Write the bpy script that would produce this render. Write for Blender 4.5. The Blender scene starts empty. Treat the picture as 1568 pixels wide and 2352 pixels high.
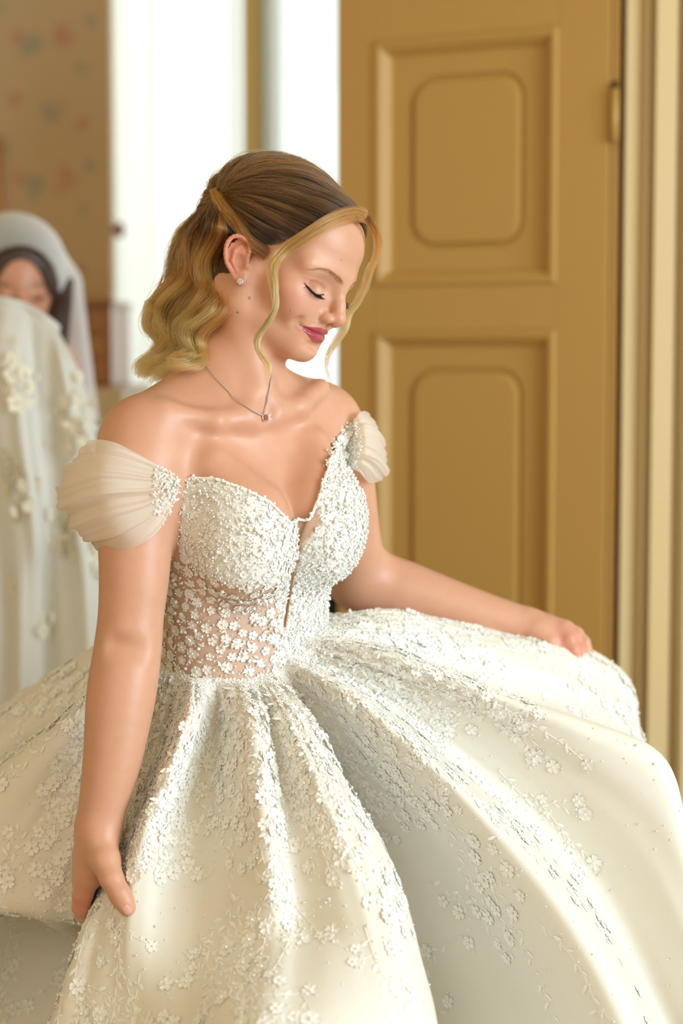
import bpy, bmesh, math, random
import numpy as np
from mathutils import Vector, Matrix

rng = np.random.default_rng(7)
random.seed(7)
SC = bpy.context.scene
COL = SC.collection

# ------------------------------------------------------------------ camera
FPX = 4400.0                      # focal length in pixels of a 1568x2352 frame
PITCH = math.atan(375.0 / FPX)    # the horizon lies about chin high
CAM = np.array([0.0, 0.0, 1.42])
cam_data = bpy.data.cameras.new('camera')
cam_data.sensor_fit = 'VERTICAL'
cam_data.sensor_height = 36.0
cam_data.lens = FPX / 2352.0 * 36.0
cam_data.clip_start = 0.05
cam_data.dof.use_dof = True
cam_data.dof.focus_distance = 2.08
cam_data.dof.aperture_fstop = 2.6
cam = bpy.data.objects.new('camera', cam_data)
COL.objects.link(cam)
cam.location = CAM
cam.rotation_euler = (math.pi / 2 - PITCH, 0, 0)
SC.camera = cam

# ------------------------------------------------------------------ world, lights, exposure
world = bpy.data.worlds.new('world')
SC.world = world
world.use_nodes = True
wbg = world.node_tree.nodes['Background']
wbg.inputs['Color'].default_value = (0.96, 1.0, 1.0, 1)
wbg.inputs['Strength'].default_value = 1.25


def area_light(name, loc, target, sx, sy, power, color):
    d = bpy.data.lights.new(name, 'AREA')
    d.shape = 'RECTANGLE'
    d.size, d.size_y = sx, sy
    d.energy = power
    d.color = color
    o = bpy.data.objects.new(name, d)
    COL.objects.link(o)
    o.location = loc
    o.rotation_euler = (Vector(target) - Vector(loc)).to_track_quat('-Z', 'Y').to_euler()
    return o


# daylight through the window to her left, through the window behind her; an added warm fill light, unseen, at the front left
area_light('side_window_daylight', (3.12, -.10, 1.80), (0.0, 2.1, 1.15), 1.9, 2.0, 158, (0.68, 0.86, 1.0))
area_light('back_window_daylight', (-.25, 5.6, 1.9), (-0.25, 3.0, 1.3), 1.0, 2.0, 19, (0.95, 0.99, 1.0))
area_light('added_warm_fill', (-.9, -.9, 2.1), (-.1, 2.2, 1.1), 1.8, 1.5, 17, (1.0, 0.93, 0.82))

vs = SC.view_settings
vs.view_transform = 'Standard'
vs.look = 'None'
vs.exposure = 0.05
vs.gamma = 1.0
vs.use_curve_mapping = False
SC.cycles.use_denoising = True
SC.cycles.max_bounces = 8
SC.cycles.diffuse_bounces = 4
SC.cycles.glossy_bounces = 3
SC.cycles.transmission_bounces = 6

# ------------------------------------------------------------------ camera maths: where a point seen in the photograph stands in the room
FWD = np.array([0.0, math.cos(PITCH), -math.sin(PITCH)])
UPV = np.array([0.0, math.sin(PITCH), math.cos(PITCH)])
RGT = np.array([1.0, 0.0, 0.0])


def at(px, py, d):
    return CAM + d * FWD + (px - 784.0) / FPX * d * RGT - (py - 1176.0) / FPX * d * UPV


def ats(pts):
    return np.array([at(*p) for p in pts])


def project(P):
    q = np.asarray(P) - CAM
    d = q @ FWD
    return np.stack([784 + FPX * (q @ RGT) / d, 1176 - FPX * (q @ UPV) / d, d], -1)


# ------------------------------------------------------------------ helpers
def srgb(r, g, b):
    f = lambda c: c / 12.92 if c <= 0.04045 else ((c + 0.055) / 1.055) ** 2.4
    return (f(r / 255), f(g / 255), f(b / 255))


def material(name, color=(0.8, 0.8, 0.8), rough=0.5, **kw):
    m = bpy.data.materials.new(name)
    m.use_nodes = True
    b = m.node_tree.nodes['Principled BSDF']
    b.inputs['Base Color'].default_value = (*color, 1)
    b.inputs['Roughness'].default_value = rough
    for k, v in kw.items():
        b.inputs[k.replace('_', ' ')].default_value = v
    return m


def nd(m, typ, **kw):
    n = m.node_tree.nodes.new(typ)
    for k, v in kw.items():
        setattr(n, k, v)
    return n


def lk(m, a, b):
    m.node_tree.links.new(a, b)


def bsdf(m):
    return m.node_tree.nodes['Principled BSDF']


def math_node(m, op, a, b=None, c=None):
    n = nd(m, 'ShaderNodeMath', operation=op)
    for i, v in enumerate((a, b, c)):
        if v is None:
            continue
        if isinstance(v, (int, float)):
            n.inputs[i].default_value = v
        else:
            lk(m, v, n.inputs[i])
    return n.outputs[0]


def noise_bump(m, scale, strength, dist=0.002, detail=3.0):
    t = nd(m, 'ShaderNodeTexCoord')
    n = nd(m, 'ShaderNodeTexNoise')
    n.inputs['Scale'].default_value = scale
    n.inputs['Detail'].default_value = detail
    b = nd(m, 'ShaderNodeBump')
    b.inputs['Strength'].default_value = strength
    b.inputs['Distance'].default_value = dist
    lk(m, t.outputs['Object'], n.inputs['Vector'])
    lk(m, n.outputs['Fac'], b.inputs['Height'])
    lk(m, b.outputs['Normal'], bsdf(m).inputs['Normal'])
    return n


def link(o, parent=None):
    COL.objects.link(o)
    if parent is not None:
        o.parent = parent
        loc = parent.location
        p = parent
        tot = Vector(loc)
        while p.parent is not None:
            p = p.parent
            tot = tot + Vector((0, 0, 0))
        if parent.parent is None:
            o.matrix_parent_inverse = Matrix.Translation(-Vector(loc))
    return o


def mesh(name, V, F, mat, parent=None, smooth=True, colors=None, kind=None, alpha=None):
    me = bpy.data.meshes.new(name)
    V = np.asarray(V, dtype=np.float32)
    if isinstance(F, np.ndarray):
        n = F.shape[1]
        me.vertices.add(len(V))
        me.vertices.foreach_set('co', V.ravel())
        me.loops.add(F.size)
        me.loops.foreach_set('vertex_index', F.astype(np.int32).ravel())
        me.polygons.add(len(F))
        me.polygons.foreach_set('loop_start', np.arange(0, F.size, n, dtype=np.int32))
        me.update(calc_edges=True)
        me.validate()
    else:
        me.from_pydata(V.tolist(), [], F)
    if smooth and len(me.polygons):
        me.polygons.foreach_set('use_smooth', np.ones(len(me.polygons), dtype=bool))
    if colors is not None:
        a = me.color_attributes.new('Col', 'FLOAT_COLOR', 'POINT')
        c = np.ones((len(V), 4), dtype=np.float32)
        c[:, :3] = colors
        if alpha is not None:
            c[:, 3] = alpha()
        a.data.foreach_set('color', c.ravel())
    mats = mat if isinstance(mat, (list, tuple)) else [mat]
    for mm in mats:
        me.materials.append(mm)
    o = bpy.data.objects.new(name, me)
    if kind:
        o['kind'] = kind
    return link(o, parent)


def thing(name, label, cat, loc, group=None):
    o = bpy.data.objects.new(name, None)
    o.empty_display_size = 0.1
    o.location = loc
    COL.objects.link(o)
    o['label'] = label
    o['category'] = cat
    if group:
        o['group'] = group
    return o


def tag(o, label, cat, group=None):
    o['label'] = label
    o['category'] = cat
    if group:
        o['group'] = group
    return o


def catmull(P, n, closed=False):
    """smooth curve through the rows of P, n samples"""
    P = np.asarray(P, float)
    m = len(P)
    t = np.linspace(0, m if closed else m - 1, n, endpoint=not closed)
    i = np.minimum(t.astype(int), (m - 1 if closed else m - 2))
    f = (t - i)[:, None]
    if closed:
        p0, p1, p2, p3 = P[(i - 1) % m], P[i % m], P[(i + 1) % m], P[(i + 2) % m]
    else:
        E = np.vstack([2 * P[0] - P[1], P, 2 * P[-1] - P[-2]])
        p0, p1, p2, p3 = E[i], E[i + 1], E[i + 2], E[i + 3]
    return 0.5 * (2 * p1 + (p2 - p0) * f + (2 * p0 - 5 * p1 + 4 * p2 - p3) * f ** 2 + (3 * p1 - p0 - 3 * p2 + p3) * f ** 3)


def unit(v):
    v = np.asarray(v, float)
    return v / np.maximum(np.linalg.norm(v, axis=-1, keepdims=True), 1e-9)


def tube(P, r, n=8, closed=False):
    """verts, quads of a tube along P with radius r (scalar or per point)"""
    P = np.asarray(P, float)
    m = len(P)
    r = np.broadcast_to(np.asarray(r, float), (m,))
    T = np.gradient(P, axis=0) if not closed else np.roll(P, -1, 0) - np.roll(P, 1, 0)
    T = unit(T)
    u = np.cross(T[0], [0, 0, 1.0])
    if np.linalg.norm(u) < 1e-3:
        u = np.cross(T[0], [0, 1.0, 0])
    u = unit(u)
    U = []
    for k in range(m):
        u = unit(u - T[k] * (u @ T[k]))
        U.append(u)
    U = np.array(U)
    W = np.cross(T, U)
    a = np.linspace(0, 2 * np.pi, n, endpoint=False)
    V = P[:, None] + r[:, None, None] * (np.cos(a)[None, :, None] * U[:, None] + np.sin(a)[None, :, None] * W[:, None])
    V = V.reshape(-1, 3)
    F = []
    rows = m if closed else m - 1
    for k in range(rows):
        k2 = (k + 1) % m
        for j in range(n):
            j2 = (j + 1) % n
            F.append((k * n + j, k * n + j2, k2 * n + j2, k2 * n + j))
    if not closed:
        F.append(tuple(range(n - 1, -1, -1)))
        F.append(tuple(range((m - 1) * n, m * n)))
    return V, F


def grid_faces(nu, nv, wrap=False):
    i = np.arange(nu if wrap else nu - 1)
    j = np.arange(nv - 1)
    I, J = np.meshgrid(i, j, indexing='ij')
    a = I * nv + J
    b = ((I + 1) % nu) * nv + J
    return np.stack([a, b, b + 1, a + 1], -1).reshape(-1, 4)


def box_vf(x0, x1, y0, y1, z0, z1):
    V = [(x, y, z) for x in (x0, x1) for y in (y0, y1) for z in (z0, z1)]
    F = [(0, 1, 3, 2), (4, 6, 7, 5), (0, 4, 5, 1), (2, 3, 7, 6), (0, 2, 6, 4), (1, 5, 7, 3)]
    return V, F


def join_vf(parts):
    V, F = [], []
    for v, f in parts:
        o = len(V)
        V.extend([tuple(p) for p in v])
        F.extend([tuple(o + i for i in q) for q in f])
    return V, F


def merge_np(items):
    """merge (V, F) with equal face size into arrays"""
    Vs, Fs, o = [], [], 0
    for v, f in items:
        Vs.append(v)
        Fs.append(np.asarray(f) + o)
        o += len(v)
    return np.vstack(Vs), np.vstack(Fs)


def bevel_box(name, x0, x1, y0, y1, z0, z1, mat, parent=None, bev=0.004, M=None, kind=None):
    """a box with softened edges, turned and placed by the 4x4 matrix M"""
    bm = bmesh.new()
    V, F = box_vf(x0, x1, y0, y1, z0, z1)
    vs_ = [bm.verts.new(v) for v in V]
    for f in F:
        bm.faces.new([vs_[i] for i in f])
    bmesh.ops.recalc_face_normals(bm, faces=bm.faces)
    if bev:
        bmesh.ops.bevel(bm, geom=list(bm.edges), offset=bev, segments=2, affect='EDGES', profile=0.5)
    if M is not None:
        bm.transform(M)
    me = bpy.data.meshes.new(name)
    bm.to_mesh(me)
    bm.free()
    me.materials.append(mat)
    o = bpy.data.objects.new(name, me)
    if kind:
        o['kind'] = kind
    return link(o, parent)


def ico_vf(c, r):
    p = (1 + 5 ** .5) / 2
    V = [(-1, p, 0), (1, p, 0), (-1, -p, 0), (1, -p, 0), (0, -1, p), (0, 1, p), (0, -1, -p), (0, 1, -p), (p, 0, -1), (p, 0, 1), (-p, 0, -1), (-p, 0, 1)]
    V = np.array(V) / math.sqrt(1 + p * p) * r + np.array(c)
    F = [(0, 11, 5), (0, 5, 1), (0, 1, 7), (0, 7, 10), (0, 10, 11), (1, 5, 9), (5, 11, 4), (11, 10, 2), (10, 7, 6), (7, 1, 8),
         (3, 9, 4), (3, 4, 2), (3, 2, 6), (3, 6, 8), (3, 8, 9), (4, 9, 5), (2, 4, 11), (6, 2, 10), (8, 6, 7), (9, 8, 1)]
    return V.tolist(), F


# ================================================================== the room
def floor_pt(px, Y):
    return (px - 784.0) / FPX * Y / math.cos(PITCH)


M_paint = material('yellow_cream_paint', srgb(192, 150, 80), .42)
_n = noise_bump(M_paint, 30, .08, .002)
M_wallp = material('wallpaper', srgb(203, 176, 138), .8)
M_white = material('white_paint', srgb(240, 238, 230), .5)
M_plaster = material('cream_plaster', srgb(228, 208, 168), .8)
noise_bump(M_plaster, 60, .1, .002)


def wood_mat(name, c1, c2, scale=6, rough=.35):
    m = material(name, c1, rough)
    t = nd(m, 'ShaderNodeTexCoord')
    mp = nd(m, 'ShaderNodeMapping')
    mp.inputs['Scale'].default_value = (scale, scale, scale * .12)
    n = nd(m, 'ShaderNodeTexNoise')
    n.inputs['Scale'].default_value = 4
    n.inputs['Detail'].default_value = 6
    n.inputs['Distortion'].default_value = .8
    r_ = nd(m, 'ShaderNodeValToRGB')
    r_.color_ramp.elements[0].color = (*c1, 1)
    r_.color_ramp.elements[1].color = (*c2, 1)
    r_.color_ramp.elements[0].position = .35
    r_.color_ramp.elements[1].position = .68
    lk(m, t.outputs['Object'], mp.inputs['Vector'])
    lk(m, mp.outputs['Vector'], n.inputs['Vector'])
    lk(m, n.outputs['Fac'], r_.inputs['Fac'])
    lk(m, r_.outputs['Color'], bsdf(m).inputs['Base Color'])
    return m


M_floor = wood_mat('floor_boards', srgb(120, 84, 52), srgb(160, 118, 78), 3, .4)
M_bureau = wood_mat('walnut_wood', srgb(150, 96, 54), srgb(196, 138, 84), 8, .25)
M_frame = wood_mat('gilded_wood', srgb(176, 112, 40), srgb(206, 142, 60), 8, .35)
M_dark = material('black_paint', srgb(24, 20, 18), .4)

# wallpaper print: faint roses and leaves in a repeat
def wallpaper_nodes(m):
    t = nd(m, 'ShaderNodeTexCoord')
    sp = nd(m, 'ShaderNodeSeparateXYZ')
    wn = nd(m, 'ShaderNodeTexNoise')
    wn.inputs['Scale'].default_value = 22
    wn.inputs['Detail'].default_value = 3
    lk(m, t.outputs['Object'], sp.inputs[0])
    lk(m, t.outputs['Object'], wn.inputs['Vector'])
    wob = math_node(m, 'MULTIPLY', math_node(m, 'SUBTRACT', wn.outputs['Fac'], .5), .05)
    X = math_node(m, 'ADD', sp.outputs['X'], wob)
    Z = math_node(m, 'ADD', sp.outputs['Z'], wob)
    base = nd(m, 'ShaderNodeRGB')
    base.outputs[0].default_value = (*srgb(203, 176, 138), 1)
    cur = base.outputs[0]
    PX, PZ = .30, .335
    red, teal, green, blue = srgb(192, 120, 104), srgb(112, 146, 138), srgb(150, 158, 118), srgb(128, 140, 140)
    k = 4.6 / FPX
    spots = [(50, 95, .020, red), (82, 112, .024, teal), (155, 103, .022, red), (40, 235, .018, red), (125, 262, .028, blue),
             (190, 300, .018, red), (195, 165, .018, green), (148, 398, .016, red), (10, 30, .02, green), (215, 60, .016, teal)]
    for px, py, r_, c in spots:
        ox, oz = (px - 784) * k, 1.42 + (801 - py) * k
        dx = math_node(m, 'SUBTRACT', math_node(m, 'WRAP', math_node(m, 'SUBTRACT', X, ox), PX / 2, -PX / 2), 0)
        dz = math_node(m, 'SUBTRACT', math_node(m, 'WRAP', math_node(m, 'SUBTRACT', Z, oz), PZ / 2, -PZ / 2), 0)
        d = math_node(m, 'SQRT', math_node(m, 'ADD', math_node(m, 'MULTIPLY', dx, dx), math_node(m, 'MULTIPLY', dz, dz)))
        mr = nd(m, 'ShaderNodeMapRange')
        mr.inputs['From Min'].default_value = r_ * 1.3
        mr.inputs['From Max'].default_value = r_ * .5
        mr.inputs['To Max'].default_value = .45
        lk(m, d, mr.inputs['Value'])
        mx = nd(m, 'ShaderNodeMix', data_type='RGBA')
        lk(m, mr.outputs['Result'], mx.inputs['Factor'])
        lk(m, cur, mx.inputs['A'])
        mx.inputs['B'].default_value = (*c, 1)
        cur = mx.outputs['Result']
    lk(m, cur, bsdf(m).inputs['Base Color'])


wallpaper_nodes(M_wallp)


def struct_box(name, x0, x1, y0, y1, z0, z1, mat, bev=0):
    return bevel_box(name, x0, x1, y0, y1, z0, z1, mat, None, bev, kind='structure')


YW = 4.62                                   # front of the papered wall and the window wall
CEIL = 2.95
XR = 3.2
# floor boards, each its own piece
fl = struct_box('floor', -2.2, XR + .1, -1.2, 6.0, -.10, -.012, material('subfloor', srgb(70, 50, 34), .8))
for i in range(29):
    y0 = -1.2 + i * .25
    bevel_box('floor_board', -2.2, XR + .1, y0 + .0015, y0 + .2485, -.012, .0, M_floor, fl, .0015)
struct_box('ceiling', -2.2, XR + .1, -1.2, 4.9, CEIL, CEIL + .1, M_plaster)
xw0 = floor_pt(262, YW)
struct_box('wall_back', -2.2, xw0, YW, YW + .28, 0, CEIL, M_wallp, .004)
struct_box('wall_left', -2.3, -2.2, -1.2, YW + .28, 0, CEIL, M_plaster)
# window wall above and below the tall window, and beyond it behind the door
xw1 = floor_pt(830, YW)
struct_box('wall_back_1', xw1, 1.1, YW, YW + .28, 0, CEIL, M_plaster)
struct_box('wall_back_2', xw0, xw1, YW, YW + .28, 2.75, CEIL, M_plaster)
# the right wall has the tall window that lights the bride
for i, (y0, y1, z0, z1) in enumerate(((1.5, 3.16, 0, CEIL), (-1.2, -.6, 0, CEIL), (-.6, 1.5, 2.85, CEIL), (-.6, 1.5, 0, .7))):
    struct_box('wall_right' if i == 0 else f'wall_right_{i}', XR, XR + .1, y0, y1, z0, z1, M_plaster)

struct_box('wall_front', -2.2, XR, -1.3, -1.2, 0, CEIL, M_plaster)

# ---- tall window behind the bride: casing, sash bar, glass
win = bpy.data.objects.new('window_1', None)
win['kind'] = 'structure'
win.location = (xw0, YW, 0)
COL.objects.link(win)
M_cas = material('window_paint', srgb(214, 190, 122), .45)
px2x = lambda px, Y: floor_pt(px, Y)
def wbar(name, pa, pb, y0, y1, z0, z1, mat=M_cas, bev=.004):
    return bevel_box(name, px2x(pa, y0), px2x(pb, y0), y0, y1, z0, z1, mat, win, bev)


wbar('window_frame', 562, 600, YW + .10, YW + .17, .12, 2.75)
wbar('window_frame', 812, 836, YW + .10, YW + .17, .12, 2.75)
wbar('window_sill', 255, 840, YW + .02, YW + .20, .06, .12, M_white)
wbar('sash', 600, 628, YW + .15, YW + .19, .12, 2.75, M_white)
for zz in (.9, 1.75):
    wbar('glazing_bar', 628, 812, YW + .16, YW + .185, zz, zz + .025, M_white, .003)
M_glass = bpy.data.materials.new('window_glass')
M_glass.use_nodes = True
_b = bsdf(M_glass)
_g = nd(M_glass, 'ShaderNodeBsdfGlossy')
_g.inputs['Roughness'].default_value = .02
_t = nd(M_glass, 'ShaderNodeBsdfTransparent')
_t.inputs['Color'].default_value = (.97, 1.0, .98, 1)
_f = nd(M_glass, 'ShaderNodeFresnel')
_m = nd(M_glass, 'ShaderNodeMixShader')
lk(M_glass, _f.outputs[0], _m.inputs['Fac'])
lk(M_glass, _t.outputs[0], _m.inputs[1])
lk(M_glass, _g.outputs[0], _m.inputs[2])
lk(M_glass, _m.outputs[0], M_glass.node_tree.nodes['Material Output'].inputs['Surface'])
wbar('pane', 600, 812, YW + .172, YW + .176, .12, 2.75, M_glass, 0)
wbar('pane', 262, 562, YW + .172, YW + .176, .12, 2.75, M_glass, 0)

# sheer white curtains in front of the panes
M_curt = material('sheer_curtain', srgb(246, 248, 246), .8)
_tr = nd(M_curt, 'ShaderNodeBsdfTranslucent')
_tr.inputs['Color'].default_value = (*srgb(248, 250, 248), 1)
_m1 = nd(M_curt, 'ShaderNodeMixShader')
_m1.inputs['Fac'].default_value = .72
lk(M_curt, bsdf(M_curt).outputs[0], _m1.inputs[1])
lk(M_curt, _tr.outputs[0], _m1.inputs[2])
lk(M_curt, _m1.outputs[0], M_curt.node_tree.nodes['Material Output'].inputs['Surface'])


def curtain(pa, pb, Y, folds, amp, label, seed):
    r = np.random.default_rng(seed)
    xa, xb = px2x(pa, Y), px2x(pb, Y)
    nu, nv = 120, 24
    u = np.linspace(0, 1, nu)[:, None]
    v = np.linspace(0, 1, nv)[None]
    V = np.stack([xa + (xb - xa) * u + .004 * np.sin(u * 40 + v * 3), Y + amp * np.sin(u * folds * 6.28 + .6 * np.sin(v * 3 + u * 5)) + 0 * v, .14 + 2.62 * v + 0 * u], -1)
    o = mesh('curtain', V.reshape(-1, 3), grid_faces(nu, nv), M_curt)
    bpy.context.view_layer.update()
    tag(o, label, 'curtain', None)
    return o


curtain(262, 556, YW + .06, 3.5, .010, 'wide white sheer curtain lit from behind, left of the hair', 1)
curtain(600, 650, YW + .13, 2, .010, 'narrow white curtain edge beside the bright pane above her head', 2)
rod = thing('curtain_rod', 'white curtain rod across the top of the tall window', 'curtain rod', (px2x(400, YW), YW + .07, 2.78))
V, F = tube([(px2x(250, YW), YW + .07, 2.765), (px2x(835, YW), YW + .07, 2.765)], .009, 12)
mesh('rod', V, F, M_white, rod)
# turned wooden knob holding the curtain at the papered wall's edge
kb = thing('curtain_holdback', 'small turned wooden knob on the wallpapered edge by the curtain', 'knob', (xw0, YW, 1.66))
kz = at(268, 532, YW + .05)[2]
prof = [(0, .0), (.008, .001), (.007, .010), (.006, .016), (.016, .022), (.020, .030), (.017, .038), (.0, .042)]
nn = 20
V = [(xw0 - .012 + h, YW + .02 + r * math.sin(a), kz + r * math.cos(a)) for r, h in prof for a in np.linspace(0, 2 * math.pi, nn, endpoint=False)]
mesh('knob', np.array(V), [(i * nn + j, i * nn + (j + 1) % nn, (i + 1) * nn + (j + 1) % nn, (i + 1) * nn + j) for i in range(len(prof) - 1) for j in range(nn)], M_bureau, kb)

# ---- the panelled door leaf, standing open
HY = 3.2
hinge = np.array([floor_pt(1388, HY), HY])
ddir = np.array([-math.sin(math.radians(61)), math.cos(math.radians(61))])
dnrm = np.array([-ddir[1], ddir[0]])           # towards the camera
DW = .514


def door_t(px):
    k = (px - 784) / FPX / math.cos(PITCH)
    return (hinge[0] - hinge[1] * k) / (-ddir[0] + ddir[1] * k)


def door_z(px, py):
    v = at(px, py, 1.0) - CAM
    n3 = np.array([dnrm[0], dnrm[1], 0])
    tt_ = ((np.array([hinge[0], hinge[1], 0]) - CAM) @ n3) / (v @ n3)
    return (CAM + v * tt_)[2]


def dpt(t_, n_, z_):
    p = hinge + ddir * t_ + dnrm * n_
    return (p[0], p[1], z_)


DM = Matrix(((ddir[0], dnrm[0], 0, hinge[0]), (ddir[1], dnrm[1], 0, hinge[1]), (0, 0, 1, 0), (0, 0, 0, 1)))
door = bpy.data.objects.new('door_1', None)
door['kind'] = 'structure'
door.location = (hinge[0], hinge[1], 0)
COL.objects.link(door)
tA, tB = door_t(1272), door_t(858)             # panel openings, hinge side and lock side
DZ = 2.12
zu0, zu1 = door_z(1060, 655), door_z(1060, 78)
zl1 = door_z(1060, 758)
zl0 = .25
for nm, a0, a1, z0, z1 in (('stile', 0, tA, .01, DZ), ('stile', tB, door_t(775), .01, DZ), ('rail', tA, tB, zu1, DZ), ('rail', tA, tB, zl1, zu0), ('rail', tA, tB, .01, zl0)):
    bevel_box(nm, a0, a1, -.036, 0, z0, z1, M_paint, door, .0015, DM)


def rrect(a0, a1, z0, z1, r, k=7):
    out = []
    for cx, cz, s in ((a1 - r, z1 - r, 0), (a0 + r, z1 - r, 1), (a0 + r, z0 + r, 2), (a1 - r, z0 + r, 3)):
        for q in range(k + 1):
            a = math.pi / 2 * (s + q / k)
            out.append((cx + r * math.cos(a), cz + r * math.sin(a)))
    return out


def door_panel(z0, z1):
    loops = [(0, .0005, .0), (.002, .0005, .004), (.008, .0005, .005), (.014, .0005, .003), (.016, .0005, .001), (.024, .0005, -.006), (.028, .0005, -.013),
             (.061, .0005, -.013), (.064, .046, -.013), (.067, .044, -.018), (.071, .042, -.0185), (.075, .040, -.009), (.079, .038, -.008)]
    V, F = [], []
    n0 = None
    for ins, r, nn_ in loops:
        L_ = rrect(tA + ins, tB - ins, z0 + ins, z1 - ins, r)
        n0 = len(L_)
        V += [dpt(a, nn_, z) for a, z in L_]
    for i in range(len(loops) - 1):
        for j in range(n0):
            F.append((i * n0 + j, i * n0 + (j + 1) % n0, (i + 1) * n0 + (j + 1) % n0, (i + 1) * n0 + j))
    F.append(tuple((len(loops) - 1) * n0 + j for j in range(n0)))
    o = mesh('panel', np.array(V), F, M_paint, door, smooth=False)
    return o


door_panel(zu0, zu1)
door_panel(zl0, zl1)

# ---- door jamb, gap and architrave on the right
JY = 3.215
M_trim = material('cream_trim_paint', srgb(216, 190, 140), .35)
jm = bevel_box('trim_1', floor_pt(1393, JY), floor_pt(1413, JY), JY - .012, JY + .05, 0, CEIL, M_paint, None, .003, kind='structure')
for z0, z1 in ((door_z(1400, 326), door_z(1400, 205)), (.35, .47)):
    hg = thing('door_hinge', 'painted hinge at the upper edge of the cream door' if z1 > 1 else 'painted hinge low on the cream door', 'hinge', (float(hinge[0] + .01), float(hinge[1] - .004), float(z0)))
    V, F = tube([(hinge[0] + .008, hinge[1] - .008, z0), (hinge[0] + .008, hinge[1] - .008, z1)], .0075, 12)
    mesh('knuckle', V, F, M_paint, hg)
    V, F = tube([(hinge[0] + .008, hinge[1] - .008, z1), (hinge[0] + .008, hinge[1] - .008, z1 + .012)], .004, 10)
    mesh('pin', V, F, M_dark, hg)
bevel_box('door_gap_shade', floor_pt(1412, JY), floor_pt(1432, JY), JY - .004, JY + .004, 0, CEIL, M_dark, None, 0, kind='structure')  # black strip puts the shade of the hinge-side gap into colour
prof = [(1423, 3.235), (1423, 3.19), (1426, 3.185), (1466, 3.185), (1468, 3.172), (1473, 3.168), (1477, 3.170), (1480, 3.180), (1488, 3.180), (1490, 3.160), (1494, 3.154), (1541, 3.154),
        (1543, 3.168), (1549, 3.170), (1551, 3.156), (1557, 3.150), (1562, 3.156), (1564, 3.146), (1572, 3.142), (1600, 3.142), (1606, 3.160), (1612, 3.20), (1612, 3.235)]
PP_ = [(floor_pt(px, y), y) for px, y in prof]
V = [(x, y, 0) for x, y in PP_] + [(x, y, CEIL) for x, y in PP_]
m_ = len(PP_)
F = [(i, (i + 1) % m_, m_ + (i + 1) % m_, m_ + i) for i in range(m_)] + [tuple(range(m_ - 1, -1, -1)), tuple(range(m_, 2 * m_))]
mesh('trim_3', np.array(V), F, M_trim, smooth=False, kind='structure')
struct_box('wall_right_4', floor_pt(1425, 3.235), XR + .1, 3.235, 3.40, 0, CEIL, M_plaster)

# ---- bureau against the papered wall
BY = 4.22
bx0, bx1 = floor_pt(80, BY), floor_pt(258, BY)
zb0, zb1 = at(200, 888, BY)[2], at(200, 702, BY)[2]
br = thing('bureau', 'tall wooden bureau with small drawers against the flowered wallpaper', 'bureau', ((bx0 + bx1) / 2, BY + .18, 0))
bevel_box('upper_case', bx0, bx1, BY + .012, YW - .01, zb0, zb1, M_bureau, br, .004)
bevel_box('top', bx0 - .012, bx1 + .006, BY - .006, YW - .01, zb1, zb1 + .014, M_bureau, br, .004)
nz = 3
for k_ in range(nz):
    z0 = zb0 + .008 + k_ * (zb1 - zb0 - .008) / nz
    z1 = z0 + (zb1 - zb0 - .008) / nz - .008
    dr = bevel_box('drawer', bx0 + .01, bx1 - .022, BY, BY + .02, z0, z1, M_bureau, br, .003)
    V, F = ico_vf((( bx0 + bx1) / 2, BY - .008, (z0 + z1) / 2), .008)
    mesh('knob', np.array(V), F, M_frame, dr)
cx1 = floor_pt(285, 4.02)
bevel_box('lower_case', bx0 - .02, cx1 - .004, 4.04, YW - .01, .06, zb0 - .10, M_dark, br, .004)
bevel_box('writing_top', bx0 - .03, cx1, 4.02, YW - .01, zb0 - .10, zb0, material('pale_wood', srgb(206, 176, 130), .35), br, .006)
for xx in (bx0 + .01, cx1 - .04):
    for yy in (4.07, YW - .06):
        bevel_box('foot', xx - .02, xx + .02, yy - .02, yy + .02, 0, .06, M_dark, br, .004)

# ---- picture frame on the papered wall, cut by the picture's left edge
fx0, fx1 = floor_pt(-150, YW), floor_pt(16, YW)
fz0, fz1 = at(0, 532, YW)[2], at(0, 318, YW)[2]
fr = thing('picture_frame', 'gold wooden picture frame hanging on the flowered wallpaper', 'picture frame', ((fx0 + fx1) / 2, YW, fz0))
for a0, a1, z0, z1 in ((fx0, fx1, fz1 - .03, fz1), (fx0, fx1, fz0, fz0 + .03), (fx0, fx0 + .03, fz0 + .03, fz1 - .03), (fx1 - .03, fx1, fz0 + .03, fz1 - .03)):
    bevel_box('frame_bar', a0, a1, YW - .022, YW, z0, z1, M_frame, fr, .004)
bevel_box('picture', fx0 + .03, fx1 - .03, YW - .008, YW - .002, fz0 + .03, fz1 - .03, material('faded_print', srgb(176, 160, 130), .6), fr, 0)

# ---- dark chair behind her, seen between bodice and elbow
ch = thing('side_chair', 'black wooden side chair behind the bride, seen between bodice and elbow', 'chair', (-.02, 3.75, 0))
cz_ = at(765, 1285, 3.94)[2]
cx_ = floor_pt(800, 3.94)
for sx in (-1, 1):
    bevel_box('leg', cx_ + sx * .19 - .016, cx_ + sx * .19 + .016, 3.93, 3.96, 0, cz_ - .02, M_dark, ch, .004)
    bevel_box('leg', cx_ + sx * .19 - .016, cx_ + sx * .19 + .016, 3.55, 3.58, 0, .44, M_dark, ch, .004)
bevel_box('seat', cx_ - .215, cx_ + .215, 3.53, 3.97, .44, .475, M_dark, ch, .008)
bevel_box('back_rail', cx_ - .21, cx_ + .21, 3.93, 3.965, cz_ - .14, cz_, M_dark, ch, .008)
for q in range(4):
    xs_ = cx_ - .12 + q * .08
    bevel_box('back_slat', xs_ - .014, xs_ + .014, 3.94, 3.955, .475, cz_ - .14, M_dark, ch, .003)
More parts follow.
